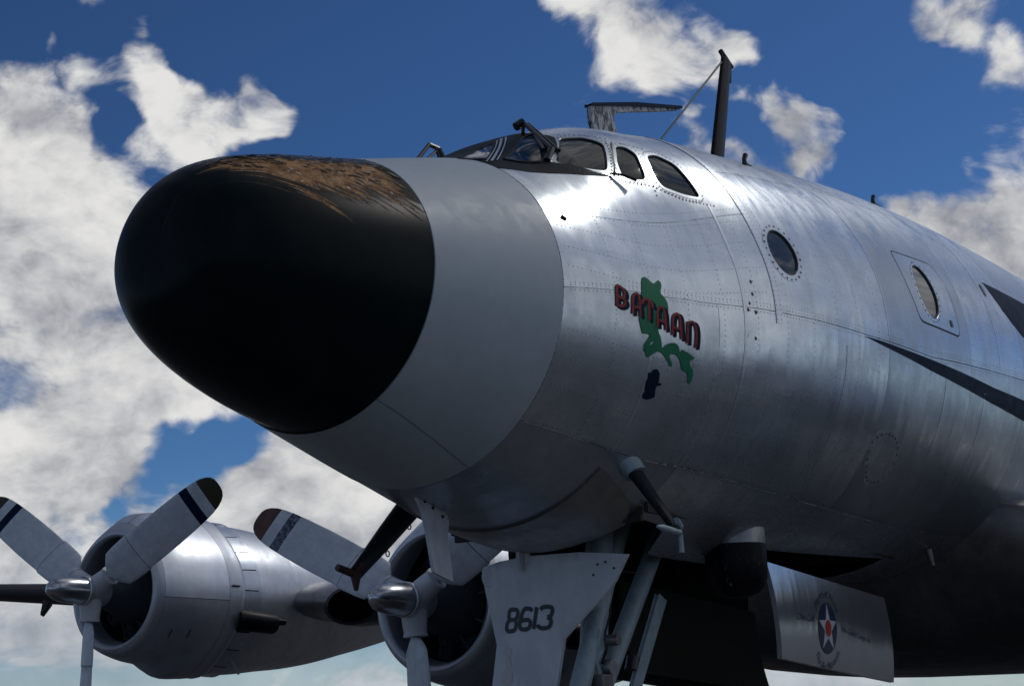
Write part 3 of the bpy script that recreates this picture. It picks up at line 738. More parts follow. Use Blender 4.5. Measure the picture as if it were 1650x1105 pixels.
# rivets and screws
def around(poly, d): return [p for p in grow(poly, d)]+[grow(poly, d)[0]]
rows = [around(RW1, .025), around(RW2, .018)]
rivets('window_screws', [around(RW1, .026)], .0085, M_RIVET, P, spacing=.05, off=.0035)
rivets('window_screws', [around(RW2, .018)], .007, M_RIVET, P, spacing=.045, off=.0035)
rivets('window_screws', [around(W1, .035), around(W2, .028), around(W3, .032)], .0065, M_RIVET, P, spacing=.030, off=.004)
rivets('window_screws', [[(2.723, 30.299), (2.462, 45.575)], [(2.828, 32.316), (3.000, 34.780)], [(2.551, 46.151), (2.796, 48.353), (3.036, 53.455), (3.321, 56.542)], [(2.813, 48.411), (2.800, 51.392)], [(2.529, 21.117), (2.758, 29.094)]], .0065, M_RIVET, P, spacing=.032, off=.002)
rivets('hull_screws', [[(3.37, 80.5), (3.36, 84), (3.32, 86.5)], [(3.30, 88.2), (3.37, 89.0)], [(3.28, 95.2), (3.36, 96.)]], .012, M_RIVET, P, spacing=0)
OV = [(5.105, 119.468), (5.164, 117.669), (5.302, 116.721), (5.442, 117.440), (5.557, 119.583), (5.624, 122.570), (5.649, 125.728), (5.617, 128.350), (5.527, 130.195), (5.384, 130.264), (5.273, 128.425), (5.170, 125.024), (5.116, 121.824)]
rivets('access_cover_screws', [OV+[OV[0]]], .0095, M_RIVET, P, spacing=.06, off=.003)
patch('access_cover', round_poly(grow(OV, .03), .05), M_SKIN, P, [], .06, .0015, .0015)
fr_rows = []
for x_ in np.arange(2.15, 8.4, .31):
    fr_rows.append([(x_, t) for t in np.linspace(60 if x_ < 3.6 else 20, LOW(x_)-1, 10)])
for t_ in (57.5, 61.5, 68, 76, 83, 104, 113, 122):
    fr_rows.append([(x_, t_+(x_-3)*1.3) for x_ in np.linspace(1.8, 3.5, 5)])
for f_ in (LAP, LOW):
    for d_ in (-.8, .8, 1.6) if f_ is LAP else (-.7, .7): fr_rows.append([(x_, f_(x_)-d_) for x_ in np.linspace(1.8, 9, 30)])
for d_ in (-.8, .8): fr_rows.append([(x_, UPR(x_)+d_) for x_ in np.linspace(3.7, 9, 20)])
rivets('hull_rivets', fr_rows, .0040, M_RIVETL, P, spacing=.034, n=5)
rivets('strap_rivets', [[(3.58, t) for t in range(24, 92)], [(3.62, t) for t in range(24, 92)]], .0045, M_RIVETL, P, spacing=.03, n=5, off=.0045)

# ---- painted markings
GREEN = [(2.392, 80.085), (2.410, 79.541), (2.424, 79.477), (2.445, 79.892), (2.469, 80.802), (2.490, 81.160), (2.511, 80.509), (2.536, 79.710), (2.554, 80.253), (2.555, 81.535), (2.541, 82.684), (2.537, 83.972), (2.566, 85.048), (2.585, 86.377), (2.589, 87.986), (2.582, 90.062), (2.551, 91.883), (2.522, 93.293), (2.496, 94.483), (2.501, 95.850), (2.520, 97.103), (2.531, 98.605), (2.539, 100.127), (2.555, 99.804), (2.570, 99.096), (2.603, 98.283), (2.637, 98.003), (2.667, 98.297), (2.684, 99.363), (2.701, 101.230), (2.706, 99.734), (2.716, 99.614), (2.771, 100.342), (2.827, 101.584), (2.802, 102.425), (2.785, 102.592), (2.797, 103.893), (2.826, 104.942), (2.834, 106.438), (2.833, 107.973), (2.819, 108.986), (2.800, 108.488), (2.792, 106.980), (2.784, 106.049), (2.728, 105.159), (2.716, 103.868), (2.704, 102.570), (2.670, 101.388), (2.635, 101.220), (2.608, 101.780), (2.618, 102.696), (2.641, 103.913), (2.643, 104.879), (2.622, 104.629), (2.598, 103.413), (2.570, 102.249), (2.538, 101.516), (2.504, 101.475), (2.474, 102.458), (2.435, 103.943), (2.422, 103.550), (2.414, 102.699), (2.393, 102.226), (2.390, 100.452), (2.410, 99.048), (2.429, 97.471), (2.417, 97.176), (2.367, 97.458), (2.346, 95.226), (2.336, 93.282), (2.340, 90.769), (2.355, 88.128), (2.356, 86.439), (2.371, 84.604), (2.380, 81.941)]
GHOLE = [(2.434, 100.114), (2.445, 99.331), (2.464, 98.877), (2.459, 99.482), (2.444, 100.265)]
NAVYI = [(2.460, 108.104), (2.487, 107.910), (2.502, 106.770), (2.529, 106.460), (2.554, 107.316), (2.565, 109.205), (2.566, 110.184), (2.593, 110.155), (2.588, 110.783), (2.558, 111.260), (2.557, 112.474), (2.569, 114.378), (2.537, 115.292), (2.502, 115.765), (2.475, 115.322), (2.468, 114.374), (2.483, 113.799), (2.468, 112.131), (2.463, 110.565), (2.471, 109.676)]
o = patch('island_emblem', GREEN, M_GREEN, P, [GHOLE], .04, .0032, .001); o['label'] = 'green painted island outline'
patch('small_island_emblem', NAVYI, M_NAVY, P, [], .04, .0032, .001)
LET = {
 'B': [[(2.151, 91.059), (2.154, 87.612), (2.158, 84.444), (2.181, 84.723), (2.210, 85.376), (2.222, 86.466), (2.216, 87.728), (2.199, 88.243), (2.168, 88.231)], [(2.173, 88.270), (2.205, 88.432), (2.222, 89.106), (2.214, 90.373), (2.189, 91.061), (2.159, 90.974)]],
 'A1': [[(2.280, 92.111), (2.282, 89.674), (2.286, 87.314), (2.297, 86.218), (2.320, 85.581), (2.338, 85.925), (2.342, 87.195), (2.340, 89.520), (2.343, 92.395)], [(2.286, 90.052), (2.338, 89.963)]],
 'T': [[(2.358, 88.437), (2.372, 87.132), (2.401, 86.576), (2.432, 87.040), (2.448, 87.824), (2.449, 88.773)], [(2.418, 87.154), (2.417, 89.648), (2.417, 92.925)]],
 'A2': [[(2.488, 94.149), (2.488, 91.522), (2.491, 89.456), (2.505, 88.419), (2.524, 88.085), (2.544, 88.486), (2.553, 89.850), (2.554, 91.859), (2.560, 94.618)], [(2.493, 92.288), (2.551, 92.488)]],
 'A3': [[(2.619, 95.631), (2.618, 93.067), (2.621, 90.854), (2.634, 89.866), (2.656, 89.355), (2.677, 89.694), (2.686, 91.128), (2.688, 93.493), (2.697, 96.511)], [(2.625, 93.624), (2.685, 93.816)]],
 'N': [[(2.749, 97.466), (2.748, 94.836), (2.749, 91.514)], [(2.755, 91.691), (2.790, 91.285), (2.814, 92.141), (2.822, 93.867), (2.826, 95.784), (2.821, 98.474)]]}
for ch, strokes in LET.items():
    lb = empty('letter', P)
    m1 = MB(); m2 = MB()
    for i, st in enumerate(strokes):
        stroke(m1, [(x+.024, t+.45) for x, t in st], .025, .0042+.0003*i)
        stroke(m2, st, .019, .0054+.0003*i)
    m1.build('letter_shadow', M_NAVY, lb); m2.build('letter_face', M_RED, lb)
    lb['label'] = 'red letter %s with navy shadow' % ch[0]
SW = [(4.704, 92.994), (4.963, 93.647), (5.276, 94.614), (5.862, 96.125), (6.525, 97.790), (7.296, 99.734), (8.127, 100.930)]+[(9.5, 101.5), (12., 102), (16, 101), (16, 108), (12., 110), (9.5, 109.5)]+[(8.199, 106.661), (7.336, 104.278), (6.542, 101.570), (5.866, 99.037), (5.274, 96.218), (4.961, 94.609)]
patch('navy_stripe', SW, M_NAVY, P, [], .07, .002, .0015)
TRI = [(7.774, 66.197), (8.936, 67.355)]+[(10.5, 68.), (16, 67.), (16, 86), (11., 86.)]+[(8.364, 81.554), (8.133, 78.017), (7.979, 74.702), (7.859, 70.311)]
patch('navy_stripe', TRI, M_NAVY, P, [], .07, .002, .0015)

# ---- aerials on the crown
mb = MB()
def blade_ant(mb, poly, w, mi=0): mb.prism(poly, -w/2, w/2, mi)
FL = [(3.8706, 5.6183), (4.5509, 5.8447), (5.3225, 6.0752), (5.3190, 6.0530), (4.8543, 5.8900), (4.3435, 5.7174), (4.2156, 5.6610), (4.1909, 5.6099), (4.2236, 5.5057), (3.9162, 5.4093), (3.8736, 5.4934)]
mb.prism(FL, -.018, .018)
o = mb.build('flag_aerial', M_BLOTCH, P, bev=.006); o['label'] = 'flaking black and white swept aerial'
mb = MB(); mb.prism([(3.8615, 5.6153), (4.5516, 5.8499), (5.3454, 6.0828), (5.3428, 6.0661), (4.5481, 5.8240), (3.8599, 5.6008)], -.03, .03); mb.build('aerial_cap', M_NAVY, o, bev=.004)
mb = MB(); mb.tube([(5.97, 0, 5.75), (6.36, 0, 6.84)], [.105, .082], 16, flat=.35, side=(1, 0, 0)); ms = mb.build('aerial_mast', M_MAST, P, sharp=60)
ms['label'] = 'scuffed black streamlined aerial mast'
mb = MB(); mb.tube([(6.26, 0, 6.90), (6.47, 0, 6.82)], .022, 10); mb.tube([(6.26, 0, 6.90), (6.32, 0, 6.79)], .012, 8); mb.tube([(6.44, 0, 6.83), (6.40, 0, 6.66)], .016, 8); mb.build('mast_head', M_BLACK, ms)
mb = MB(); mb.tube([(6.30, 0, 6.83), (4.96, 0, 5.68)], .0085, 8); mb.build('mast_stay', M_CABLE, ms)
for (x_, t_), h_ in zip([(4.553, 33.720), (6.973, 34.771)], (.085, .075)):
    c_ = np.array(q(x_, t_, -.005)) if False else hull(np.array([x_]), np.array([t_]), -.005)[0]
    mb = MB(); mb.tube([c_, c_+np.array([-.01, 0, h_*.5]), c_+np.array([.02, 0, h_])], [.022, .016, .02], 8)
    mb.tube([c_+np.array([.02, 0, h_*.3]), c_+np.array([.30, 0, .035])], .005, 6); mb.build('cable_stub', M_BLACK, P)
mb = MB(); zz = float(cubic(XK, ZK, np.array([7.9]))[0]+cubic(XK, RK, np.array([7.9]))[0]); mb.lathe([(0, .28), (.035, .25), (.05, .18), (.055, .0)], 24, 'z', 0, (7.9, 0, zz-.02)); mb.build('crown_blister', M_SKIN, P)

# ---- things under the nose
# port pitot mast
root = np.array(q(2.68, 136, 0)); tip = np.array([2.66, -1.04, 2.43])
mb = MB(); mb.tube([root+(root-tip)*.02, root*.5+tip*.5, tip], [.075, .058, .040], 14, flat=.5, side=(1, 0, 0)); pm = mb.build('pitot_mast', M_MATT, P, sharp=60)
mb = MB(); dv = (tip-root)/np.linalg.norm(tip-root); mb.tube([root-dv*.03, root+dv*.05], [.10, .085], 16, flat=.7, side=(1, 0, 0)); mb.build('mast_cuff', M_STRUT, pm, sharp=60)
mb = MB(); mb.tube([tip+np.array([.04, 0, -.01]), tip+np.array([-.16, -.0, .0]), tip+np.array([-.22, 0, .004])], [.018, .020, .008], 10); mb.tube([tip+np.array([.0, 0, .05]), tip+np.array([.06, 0, .02])], [.026, .018], 8); mb.tube([tip+np.array([.05, 0, -.02]), tip+np.array([.05, 0, -.12])], [.013, .016], 8); mb.build('pitot_head', M_STRUT, pm)
# starboard pitot mast with its cover
root2 = np.array([2.66, .72, 2.80]); tip2 = np.array([2.16, .80, 2.33])
mb = MB(); mb.tube([root2+(root2-tip2)*.15, root2*.5+tip2*.5, tip2], [.10, .075, .048], 14, flat=.5, side=(1, 0, -1)); p2 = mb.build('pitot_mast', M_BLACK, P, sharp=60)
mb = MB(); mb.tube([tip2+np.array([-.13, .03, .03]), tip2+np.array([-.02, .01, -.0]), tip2+np.array([.04, -.02, .05])], [.022, .026, .03], 10); mb.tube([tip2, tip2+np.array([.0, 0, -.10])], [.035, .012], 8); cv = mb.build('pitot_cover', M_OXIDE, p2); cv['label'] = 'red brown cloth cover on the pitot head'
for t_ in (.25, .62):
    c_ = root2*(1-t_)+tip2*t_+np.array([.08, 0, -.05])
    mb = MB(); mb.tube([c_+np.array([.018*math.cos(a), 0, .018*math.sin(a)]) for a in np.linspace(0, 2*math.pi, 9)], .004, 6, cap=False); mb.build('eye_bolt', M_BLACK, p2)
mb = MB(); mb.tube([root2+np.array([-.05, -.02, -.02]), (2.35, .3, 2.62)], .012, 8); mb.build('mast_brace', M_STRUT, p2)
# white drag plate
pl = [(1.80, 2.685), (1.90, 2.665), (2.00, 2.64), (2.09, 2.585), (2.105, 2.55), (2.09, 2.48), (2.125, 2.225), (1.955, 2.265), (1.90, 2.50), (1.86, 2.60)]
mb = MB(); mb.prism(pl, .088, .108); wp = mb.build('blade_fairing', M_BLADEW, P, smooth=False, bev=.004); wp['label'] = 'white painted plate hanging under the chin'
mb = MB()
for a, b_ in ((1.88, 2.645), (1.955, 2.615), (2.045, 2.575)): mb.lathe([(.082, .012), (.0795, .0)], 8, 'y', 0, (a, 0, b_)) if False else mb.tube([(a, .088, b_), (a, .083, b_)], .010, 8)
mb.build('plate_bolts', M_BLACK, wp)['kind'] = 'stuff'

# ---- nose gear
NG = empty('nose_gear', P, (0, 0, 0)); NG['label'] = 'nose undercarriage with white numbered fairing'
XG = 3.02
def gx_(y): return XG-.0+.35*abs(y)**2
face = [(.505, 2.375), (.52, 2.335), (.485, 2.23), (.36, 2.00) , (.335, 1.80), (.385, 1.30), (-.03, 1.28), (-.05, 1.75), (-.085, 1.93), (-.44, 2.30), (-.50, 2.40), (-.30, 2.425), (.10, 2.435), (.40, 2.42)]
GF = [(0.5061, 2.3879), (0.5175, 2.3430), (0.4869, 2.2075), (0.4147, 1.9100), (0.4677, 1.6655), (0.5273, 1.4667), (0.0645, 1.4499), (-0.0199, 1.6421), (-0.0839, 1.9149), (-0.4291, 2.2244), (-0.5144, 2.3755), (-0.2096, 2.4117), (0.1398, 2.4224), (0.3666, 2.4095)]
xf = lambda y, z: 3.0+.22*((y-.0)**2)
def plate(poly, step=.06, th=.03, fx=xf):
    rings = [poly]; E = [(i, (i+1) % len(poly)) for i in range(len(poly))]
    q_ = np.array(poly); G = np.stack(np.meshgrid(np.arange(q_[:, 0].min(), q_[:, 0].max(), step), np.arange(q_[:, 1].min(), q_[:, 1].max(), step), indexing='ij'), -1).reshape(-1, 2); G = G[inside(G, poly)]
    vs, es, fs, *_ = delaunay_2d_cdt([Vector(p) for p in list(poly)+[tuple(g_) for g_ in G]], E, [], 0, 1e-6)
    V = np.array([(v.x, v.y) for v in vs]); fs = [f for f in fs if len(f) == 3 and inside([V[list(f)].mean(0)], poly)[0]]
    n = len(V); A = [(fx(a, b), a, b) for a, b in V]; B = [(fx(a, b)+th, a, b) for a, b in V]
    fs2 = []
    for f in fs:
        a, b, c = (np.array(A[i]) for i in f)
        fs2.append(tuple(f) if np.cross(b-a, c-a)[0] < 0 else (f[0], f[2], f[1]))
    cnt = set((f[i], f[(i+1) % 3]) for f in fs2 for i in range(3)); be = [e for e in cnt if (e[1], e[0]) not in cnt]
    return A+B, fs2+[tuple(n+i for i in f[::-1]) for f in fs2]+[(b, a, a+n, b+n) for a, b in be]
V, Fs = plate(GF); mb = MB(); mb.add(V, Fs); gp = mb.build('gear_fairing', M_GEARW, NG, sharp=50)
gp['label'] = 'white tapering nose gear fairing numbered 8613'
# digits, four rounded strokes figures
def flat_stroke(mb, pts, w, fx, off):
    Pn = np.array(chaikin(pts), float); n = len(Pn); Q = []
    for i in range(n):
        a, b = Pn[max(i-1, 0)], Pn[min(i+1, n-1)]; t = b-a; t /= np.linalg.norm(t)+1e-9; nn = np.array([-t[1], t[0]]); Q += [Pn[i]+nn*w/2, Pn[i]-nn*w/2]
    mb.add([(fx(*q_)-off, q_[0], q_[1]) for q_ in Q], [(2*i, 2*i+1, 2*i+3, 2*i+2) for i in range(n-1)])
NUMS = [('8', [[(0.259, 2.1102), (0.2909, 2.1119), (0.3027, 2.0961), (0.3089, 2.0662), (0.2987, 2.0503), (0.2577, 2.0489), (0.2415, 2.0613), (0.2327, 2.0909), (0.2391, 2.1065), (0.259, 2.1102)], [(0.2987, 2.0503), (0.3196, 2.0367), (0.3307, 1.9996), (0.3206, 1.9823), (0.2703, 1.9834), (0.2557, 2.002), (0.2495, 2.0317), (0.2577, 2.0489)]]), ('6', [[(0.1259, 2.092), (0.1412, 2.1082), (0.1817, 2.1097), (0.1981, 2.0921), (0.2117, 2.0592), (0.2279, 2.0114), (0.2183, 1.9882), (0.1751, 1.9853), (0.1521, 1.9949), (0.1414, 2.0241), (0.1539, 2.0415), (0.1945, 2.0429), (0.2102, 2.0365)]]), ('1', [[(0.0915, 2.112), (0.1058, 2.0516), (0.1222, 1.9839)]]), ('3', [[(0.0658, 2.0935), (0.0515, 2.1089), (0.007, 2.1086), (-0.0191, 2.1006), (-0.0174, 2.0724), (-0.0027, 2.0497), (0.0196, 2.0468)], [(0.0196, 2.0468), (-0.0061, 2.0323), (-0.0026, 2.0029), (0.0144, 1.9855), (0.0589, 1.9826), (0.0867, 1.9942), (0.0912, 2.0094)]])]
for k, ss in NUMS:
    mb = MB()
    for i, st in enumerate(ss): flat_stroke(mb, st, .026, xf, .003+.0004*i)
    mb.build('digit', M_NUM, gp)
dsk = MB(); dsk.lathe([(-.004, .0), (-.004, .062), (0, .066)], 24, 'x', 0, (xf(.45, 2.31), .445, 2.325)); dsk.build('inspection_disc', M_GEARW, gp)
mb = MB(); mb.prism([(3.0-.035, 2.49), (3.0-.05, 2.40), (2.985, 2.33), (3.01, 2.43)], .17, .195); mb.tube([(3.02, .16, 2.38), (3.02, .16, 2.56)], .022, 8); mb.tube([(3.02, .22, 2.38), (3.04, .22, 2.56)], .018, 8)
mb.build('hinge_bracket', M_GEARW, NG)
mb = MB()
for y_, z_ in ((-.38, 2.34), (-.43, 2.30), (-.30, 2.27), (-.33, 2.33)): mb.tube([(xf(y_, z_)-.004, y_, z_), (xf(y_, z_), y_, z_)], .008, 6)
mb.build('fairing_fasteners', M_BLACK, gp)['kind'] = 'stuff'
for pts in ([(0.3340, 1.8976), (0.2950, 1.8731), (0.3155, 1.8228), (0.3000, 1.7779), (0.3454, 1.7657), (0.3517, 1.8175)], [(0.3740, 1.7342), (0.3324, 1.7577), (0.2975, 1.7412), (0.3051, 1.6832), (0.3511, 1.6563), (0.3898, 1.6874)]):
    V, Fs = plate(pts, .02, .0005, lambda a, b: xf(a, b)-.003); mb = MB(); mb.add(V, Fs); mb.build('peeled_patch', M_PEEL, gp)
def leg(a, b, r_, name='strut', mats=M_STRUT, n=14, flat=1.): mb = MB(); mb.tube([a, b], r_, n, flat=flat); return mb.build(name, mats, NG)
leg((3.62, -.13, 3.35), (3.02, -.12, .75), .085, 'oleo_leg')
leg((3.80, -.15, 2.62+.25), (2.70+.28, -.15, 1.52), .062)
leg((3.95, -.05, 2.75), (3.05, -.05, 1.40), .05)
leg((4.42, -.15, 2.72+.12), (3.24, -.15, 1.42+.12), .060)
mb = MB(); mb.prism([(3.96, 2.20), (4.05, 2.16), (3.58, 1.55), (3.50, 1.58), (3.62, 1.75)], -.245, -.215); mb.build('drag_link', M_STRUT, NG, smooth=False, bev=.006)
leg((3.64, -.2, 1.80), (3.60, -.2, 1.72), .045, 'pivot_pin', M_BLACK)
for k, (a, b_) in enumerate((((3.30, -.14, 2.02), (3.16, -.16, 1.62)), ((3.36, -.20, 2.1), (3.22, -.22, 1.75)), ((3.2, -.2, 1.95), (3.14, -.22, 1.5)))):
    mb = MB(); a = Vector(a); b_ = Vector(b_)
    mb.tube([a.lerp(b_, t)+Vector((.025*math.sin(9*t+k), 0, .02*math.cos(7*t))) for t in np.linspace(0, 1, 9)], .010, 6); mb.build('hydraulic_hose', M_BLACK if k % 2 else M_STRUT, NG)
mb = MB(); mb.lathe([(-.06, .0), (-.06, .05), (.05, .055), (.06, .0)], 12, 'y', 0, (3.27, -.2, 1.74)); mb.build('steering_actuator', M_COWLDIRTY, NG)
mb = MB(); mb.box((3.14, -.26, 1.62), (3.26, -.16, 1.70)); mb.build('bracket', M_COWLDIRTY, NG, smooth=False, bev=.01)
mb = MB(); mb.box((3.24, -.28, 1.52), (3.34, -.18, 1.58)); mb.build('bracket', M_STRUT, NG, smooth=False, bev=.01)
mb = MB(); mb.lathe([(-.05, .0), (-.05, .035), (.05, .035), (.05, .0)], 10, 'y', 0, (3.30, -.24, 1.90)); mb.build('bearing', M_COWLDIRTY, NG)
for s in (1, -1):
    mb = MB(); mb.lathe([(-.11, .18), (-.12, .28), (-.10, .37), (-.05, .42), (.05, .42), (.10, .37), (.12, .28), (.11, .18)], 32, 'y', 0, (3.0, s*.22, .42)); w_ = mb.build('nose_wheel', M_RUBBER, NG)
    mb = MB(); mb.lathe([(-.08, .0), (-.08, .10), (-.10, .18), (.10, .18), (.08, .1), (.08, .0)], 24, 'y', 0, (3.0, s*.22, .42)); mb.build('wheel_hub', M_GEARW, NG)
leg((3.0, -.3, .42), (3.0, .3, .42), .05, 'axle')
leg((3.02, -.12, .8), (3.0, 0, .42), .09, 'oleo_leg')

# ---- nose gear bay doors
def bay_door(sgn):
    nxx, nz = 16, 22; V = []
    for i in range(nxx):
        for j in range(nz):
            u, w = i/(nxx-1), j/(nz-1)
            ztop = 2.435-.155*u; zbot = 1.785-.175*u
            x_ = 4.925+2.345*u+.13*w; z_ = ztop+(zbot-ztop)*w
            y_ = -.60+.104*(w-.33)**2
            y_ += -.035*(1-u)**3*w
            V.append((x_, sgn*-y_ if sgn > 0 else y_, z_))
    n = nxx*nz; V += [(x, y+(.035 if y < 0 else -.035), z) for x, y, z in V]
    Fs = [(i*nz+j, i*nz+j+1, (i+1)*nz+j+1, (i+1)*nz+j) for i in range(nxx-1) for j in range(nz-1)]
    Fs += [tuple(n+k for k in f[::-1]) for f in Fs]
    ring = [i*nz for i in range(nxx)]+[(nxx-1)*nz+j for j in range(1, nz)]+[i*nz+nz-1 for i in range(nxx-2, -1, -1)]+list(range(nz-2, 0, -1))
    Fs += [(ring[k], ring[(k+1) % len(ring)], n+ring[(k+1) % len(ring)], n+ring[k]) for k in range(len(ring))]
    return V, Fs
V, Fs = bay_door(-1); mb = MB(); mb.add(V, Fs); DR = mb.build('bay_door', M_DOOR, P, sharp=50); DR['label'] = 'port nose gear bay door with a star roundel'
V, Fs = bay_door(1); mb = MB(); V = [(x-.2*(1 if x < 5.5 else 0)*0, y, z-.03) for x, y, z in V]; mb.add(V, Fs); d2 = mb.build('bay_door', M_BAY, P, sharp=50); d2['label'] = 'starboard nose gear bay door, inner face dark'
# near-black sheet added behind the bay, closing bright gaps as if in shade
mb = MB(); mb.prism([(3.60, 3.4), (3.65, 2.3), (4.55, 2.25), (4.62, 1.80), (4.85, 1.72), (6.3, 1.60), (7.05, 1.60), (7.25, 1.66), (7.38, 1.80), (7.40, 3.4)], .66, .69); mb.build('bay_dark_sheet', M_INSIDE, P, smooth=False)
def door_y(x, z):
    u = (x-4.925)/2.345; ztop = 2.435-.155*u; zbot = 1.785-.175*u; w = (z-ztop)/(zbot-ztop)
    u = (x-.13*w-4.925)/2.345
    return -.60+.104*(w-.33)**2-.035*(1-u)**3*w
RC = [(5.9302, 2.0054)][0]; RR = .185
def door_fan(pts, off, name, m_, parent, lab=None):
    c_ = np.mean(pts, 0); rings = 5; V = []; Fs = []
    n = len(pts)
    for k in range(rings+1):
        t = k/rings
        for p_ in pts:
            x_, z_ = c_[0]+(p_[0]-c_[0])*t, c_[1]+(p_[1]-c_[1])*t; V.append((x_, door_y(x_, z_)-off, z_))
    for k in range(rings): Fs += [(k*n+i, k*n+(i+1) % n, (k+1)*n+(i+1) % n, (k+1)*n+i) for i in range(n)]
    mb = MB(); mb.add(V, Fs); o = mb.build(name, m_, parent)
    if lab: o['label'] = lab
    return o
circ = lambda r_, n=40: [(RC[0]+r_*math.cos(2*math.pi*k/n), RC[1]+r_*math.sin(2*math.pi*k/n)) for k in range(n)]
door_fan(circ(RR), .003, 'roundel_disc', M_STARBLUE, DR)
star = []
for k in range(10):
    a = math.pi/2+k*math.pi/5; r_ = RR*(.97 if k % 2 == 0 else .385); star.append((RC[0]+r_*math.cos(a), RC[1]+r_*math.sin(a)))
sd = []
for i in range(10):
    for t in (0, .25, .5, .75): sd.append((star[i][0]*(1-t)+star[(i+1) % 10][0]*t, star[i][1]*(1-t)+star[(i+1) % 10][1]*t))
door_fan(sd, .0045, 'roundel_star', M_STARWHITE, DR)
door_fan(circ(RR*.33, 28), .006, 'roundel_centre', M_STARRED, DR)
# lettering round the roundel
def text_mesh(s, size):
    c = bpy.data.curves.new('t', 'FONT'); c.body = s; c.size = size; c.shear = .35; c.resolution_u = 2; c.align_x = 'CENTER'; c.offset = 0
    o = bpy.data.objects.new('t', c); COL.objects.link(o); dg = bpy.context.evaluated_depsgraph_get(); me = bpy.data.meshes.new_from_object(o.evaluated_get(dg))
    V = [tuple(v.co) for v in me.vertices]; Fs = [tuple(p.vertices) for p in me.polygons]; bpy.data.objects.remove(o); bpy.data.meshes.remove(me); return V, Fs
def door_text(s, size, place):
    mb = MB(); x = 0.
    for V, Fs in [text_mesh(s, size)]:
        VV = []
        for a, b, c in V:
            px, pz = place(a, b); VV.append((px, door_y(px, pz)-.0035, pz))
        mb.add(VV, Fs)
    return mb.build('lettering', M_SCRIPT, DR, smooth=False)
def arc_top(r_): return lambda a, b: (RC[0]+(r_+b)*math.sin(a/r_), RC[1]+(r_+b)*math.cos(a/r_))
def arc_bot(r_): return lambda a, b: (RC[0]+(r_-b)*math.sin(a/r_), RC[1]-(r_-b)*math.cos(a/r_))
door_text('Planes of Fame', .080, arc_top(RR+.045)); door_text('The Air Museum', .080, arc_bot(RR+.115))
door_text('Chino Calif', .072, lambda a, b: (RC[0]-RR-.25+a, RC[1]+.045+b-.02*a)); door_text('Valle-Grand Canyon Az', .066, lambda a, b: (RC[0]+RR+.40+a, RC[1]-.055+b-.13*a))

# belly dome with a pale top
dc = (4.42, -.59)
zt = 2.61
prof = [(0.04, .20), (0, .205), (-.10, .205), (-.22, .204), (-.32, .198), (-.38, .175), (-.42, .13), (-.44, .07), (-.445, .0)]
mb = MB(); mb.lathe([(a, b) for a, b in prof[:3]][::-1], 32, 'z', 0, (dc[0], dc[1], zt)); dm = mb.build('dome_collar', M_COWLDIRTY, P)
mb = MB(); mb.lathe(prof[2:], 32, 'z', 0, (dc[0], dc[1], zt)); b_ = mb.build('belly_dome', M_MAST, P); b_['label'] = 'dark drum shaped dome under the belly'; dm.parent = b_
# small probes under the belly
for (x_, t_) in ((7.9, 152), (8.6, 140)):
    c_ = np.array(q(x_, t_, 0)); mb = MB(); mb.tube([c_, c_+np.array([.02, -.02, -.14])], [.03, .02], 8); mb.tube([c_+np.array([.02, -.02, -.14]), c_+np.array([.22, -.02, -.17])], .010, 6); mb.build('belly_probe', M_COWLDIRTY, P)

# ------------------------------------------------------------------ wings
def airfoil(n=24, t=.16):
    xs = (1-np.cos(np.linspace(0, math.pi, n)))/2
    yt = t/.2*(.2969*np.sqrt(xs)-.126*xs-.3516*xs**2+.2843*xs**3-.1015*xs**4)
    yc = .02*(1-(2*xs-1)**2)
    return list(zip(xs, yc+yt))+list(zip(xs[-2:0:-1], (yc-yt)[-2:0:-1]))
def wing(s):
    V = []; ys = [1.2, 3., 4.27, 6.5, 9.3, 12., 14.5, 16.8, 18., 18.7]
    for y in ys:
        u = (y-1.2)/17.5; ch = 5.4*(1-u)+1.75*u; t_ = .175*(1-u)+.11*u
        if y > 17: ch *= 1-.55*((y-17)/1.7)**2
        xle = 9.75+.085*y+(0 if y < 17 else .5*((y-17)/1.7)**2); zc = 2.23+.10*y
        for a, b in airfoil(26, t_): V.append((xle+a*ch, s*y, zc+b*ch-.025*a*ch))
    n = len(airfoil(26)); Fs = [(i*n+k, i*n+(k+1) % n, (i+1)*n+(k+1) % n, (i+1)*n+k) for i in range(len(ys)-1) for k in range(n)]
    Fs.append(tuple(range((len(ys)-1)*n, len(ys)*n)))
    if s > 0: Fs = [f[::-1] for f in Fs]
    mb = MB(); mb.add(V, Fs)
    for i in range(len(ys)-1):
        for k in range(n):
            if ys[i] >= 9.3 and (k < 8 or k > n-10): mb.mi[i*n+k] = 1              # rubber de-icing boot
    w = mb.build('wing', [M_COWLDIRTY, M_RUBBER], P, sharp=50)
    w['label'] = 'starboard wing' if s > 0 else 'port wing'
    return w
WS = wing(1); WP = wing(-1)
mb = MB(); V = []; nn_ = 24
for x_, w_, zb, zt_ in ((8.5, 1.2, 2.75, 3.2), (8.8, 1.9, 2.25, 3.2), (9.3, 2.3, 1.93, 3.2), (10.2, 2.5, 1.76, 3.2), (12., 2.6, 1.70, 3.2), (14., 2.6, 1.70, 3.2), (16., 2.4, 1.84, 3.2), (18., 1.9, 2.15, 3.2), (20., 1.1, 2.75, 3.3)):
    for k in range(nn_):
        a = 2*math.pi*k/nn_; c_, s_ = math.cos(a), math.sin(a); zm = (zb+zt_)/2
        V.append((x_, w_*math.copysign(abs(c_)**.55, c_), zm+(zt_-zb)/2*math.copysign(abs(s_)**.7, s_)))
Fs = [(i*nn_+k, (i+1)*nn_+k, (i+1)*nn_+(k+1) % nn_, i*nn_+(k+1) % nn_) for i in range(8) for k in range(nn_)]+[tuple(range(nn_)), tuple(range(9*nn_-1, 8*nn_-1, -1))]
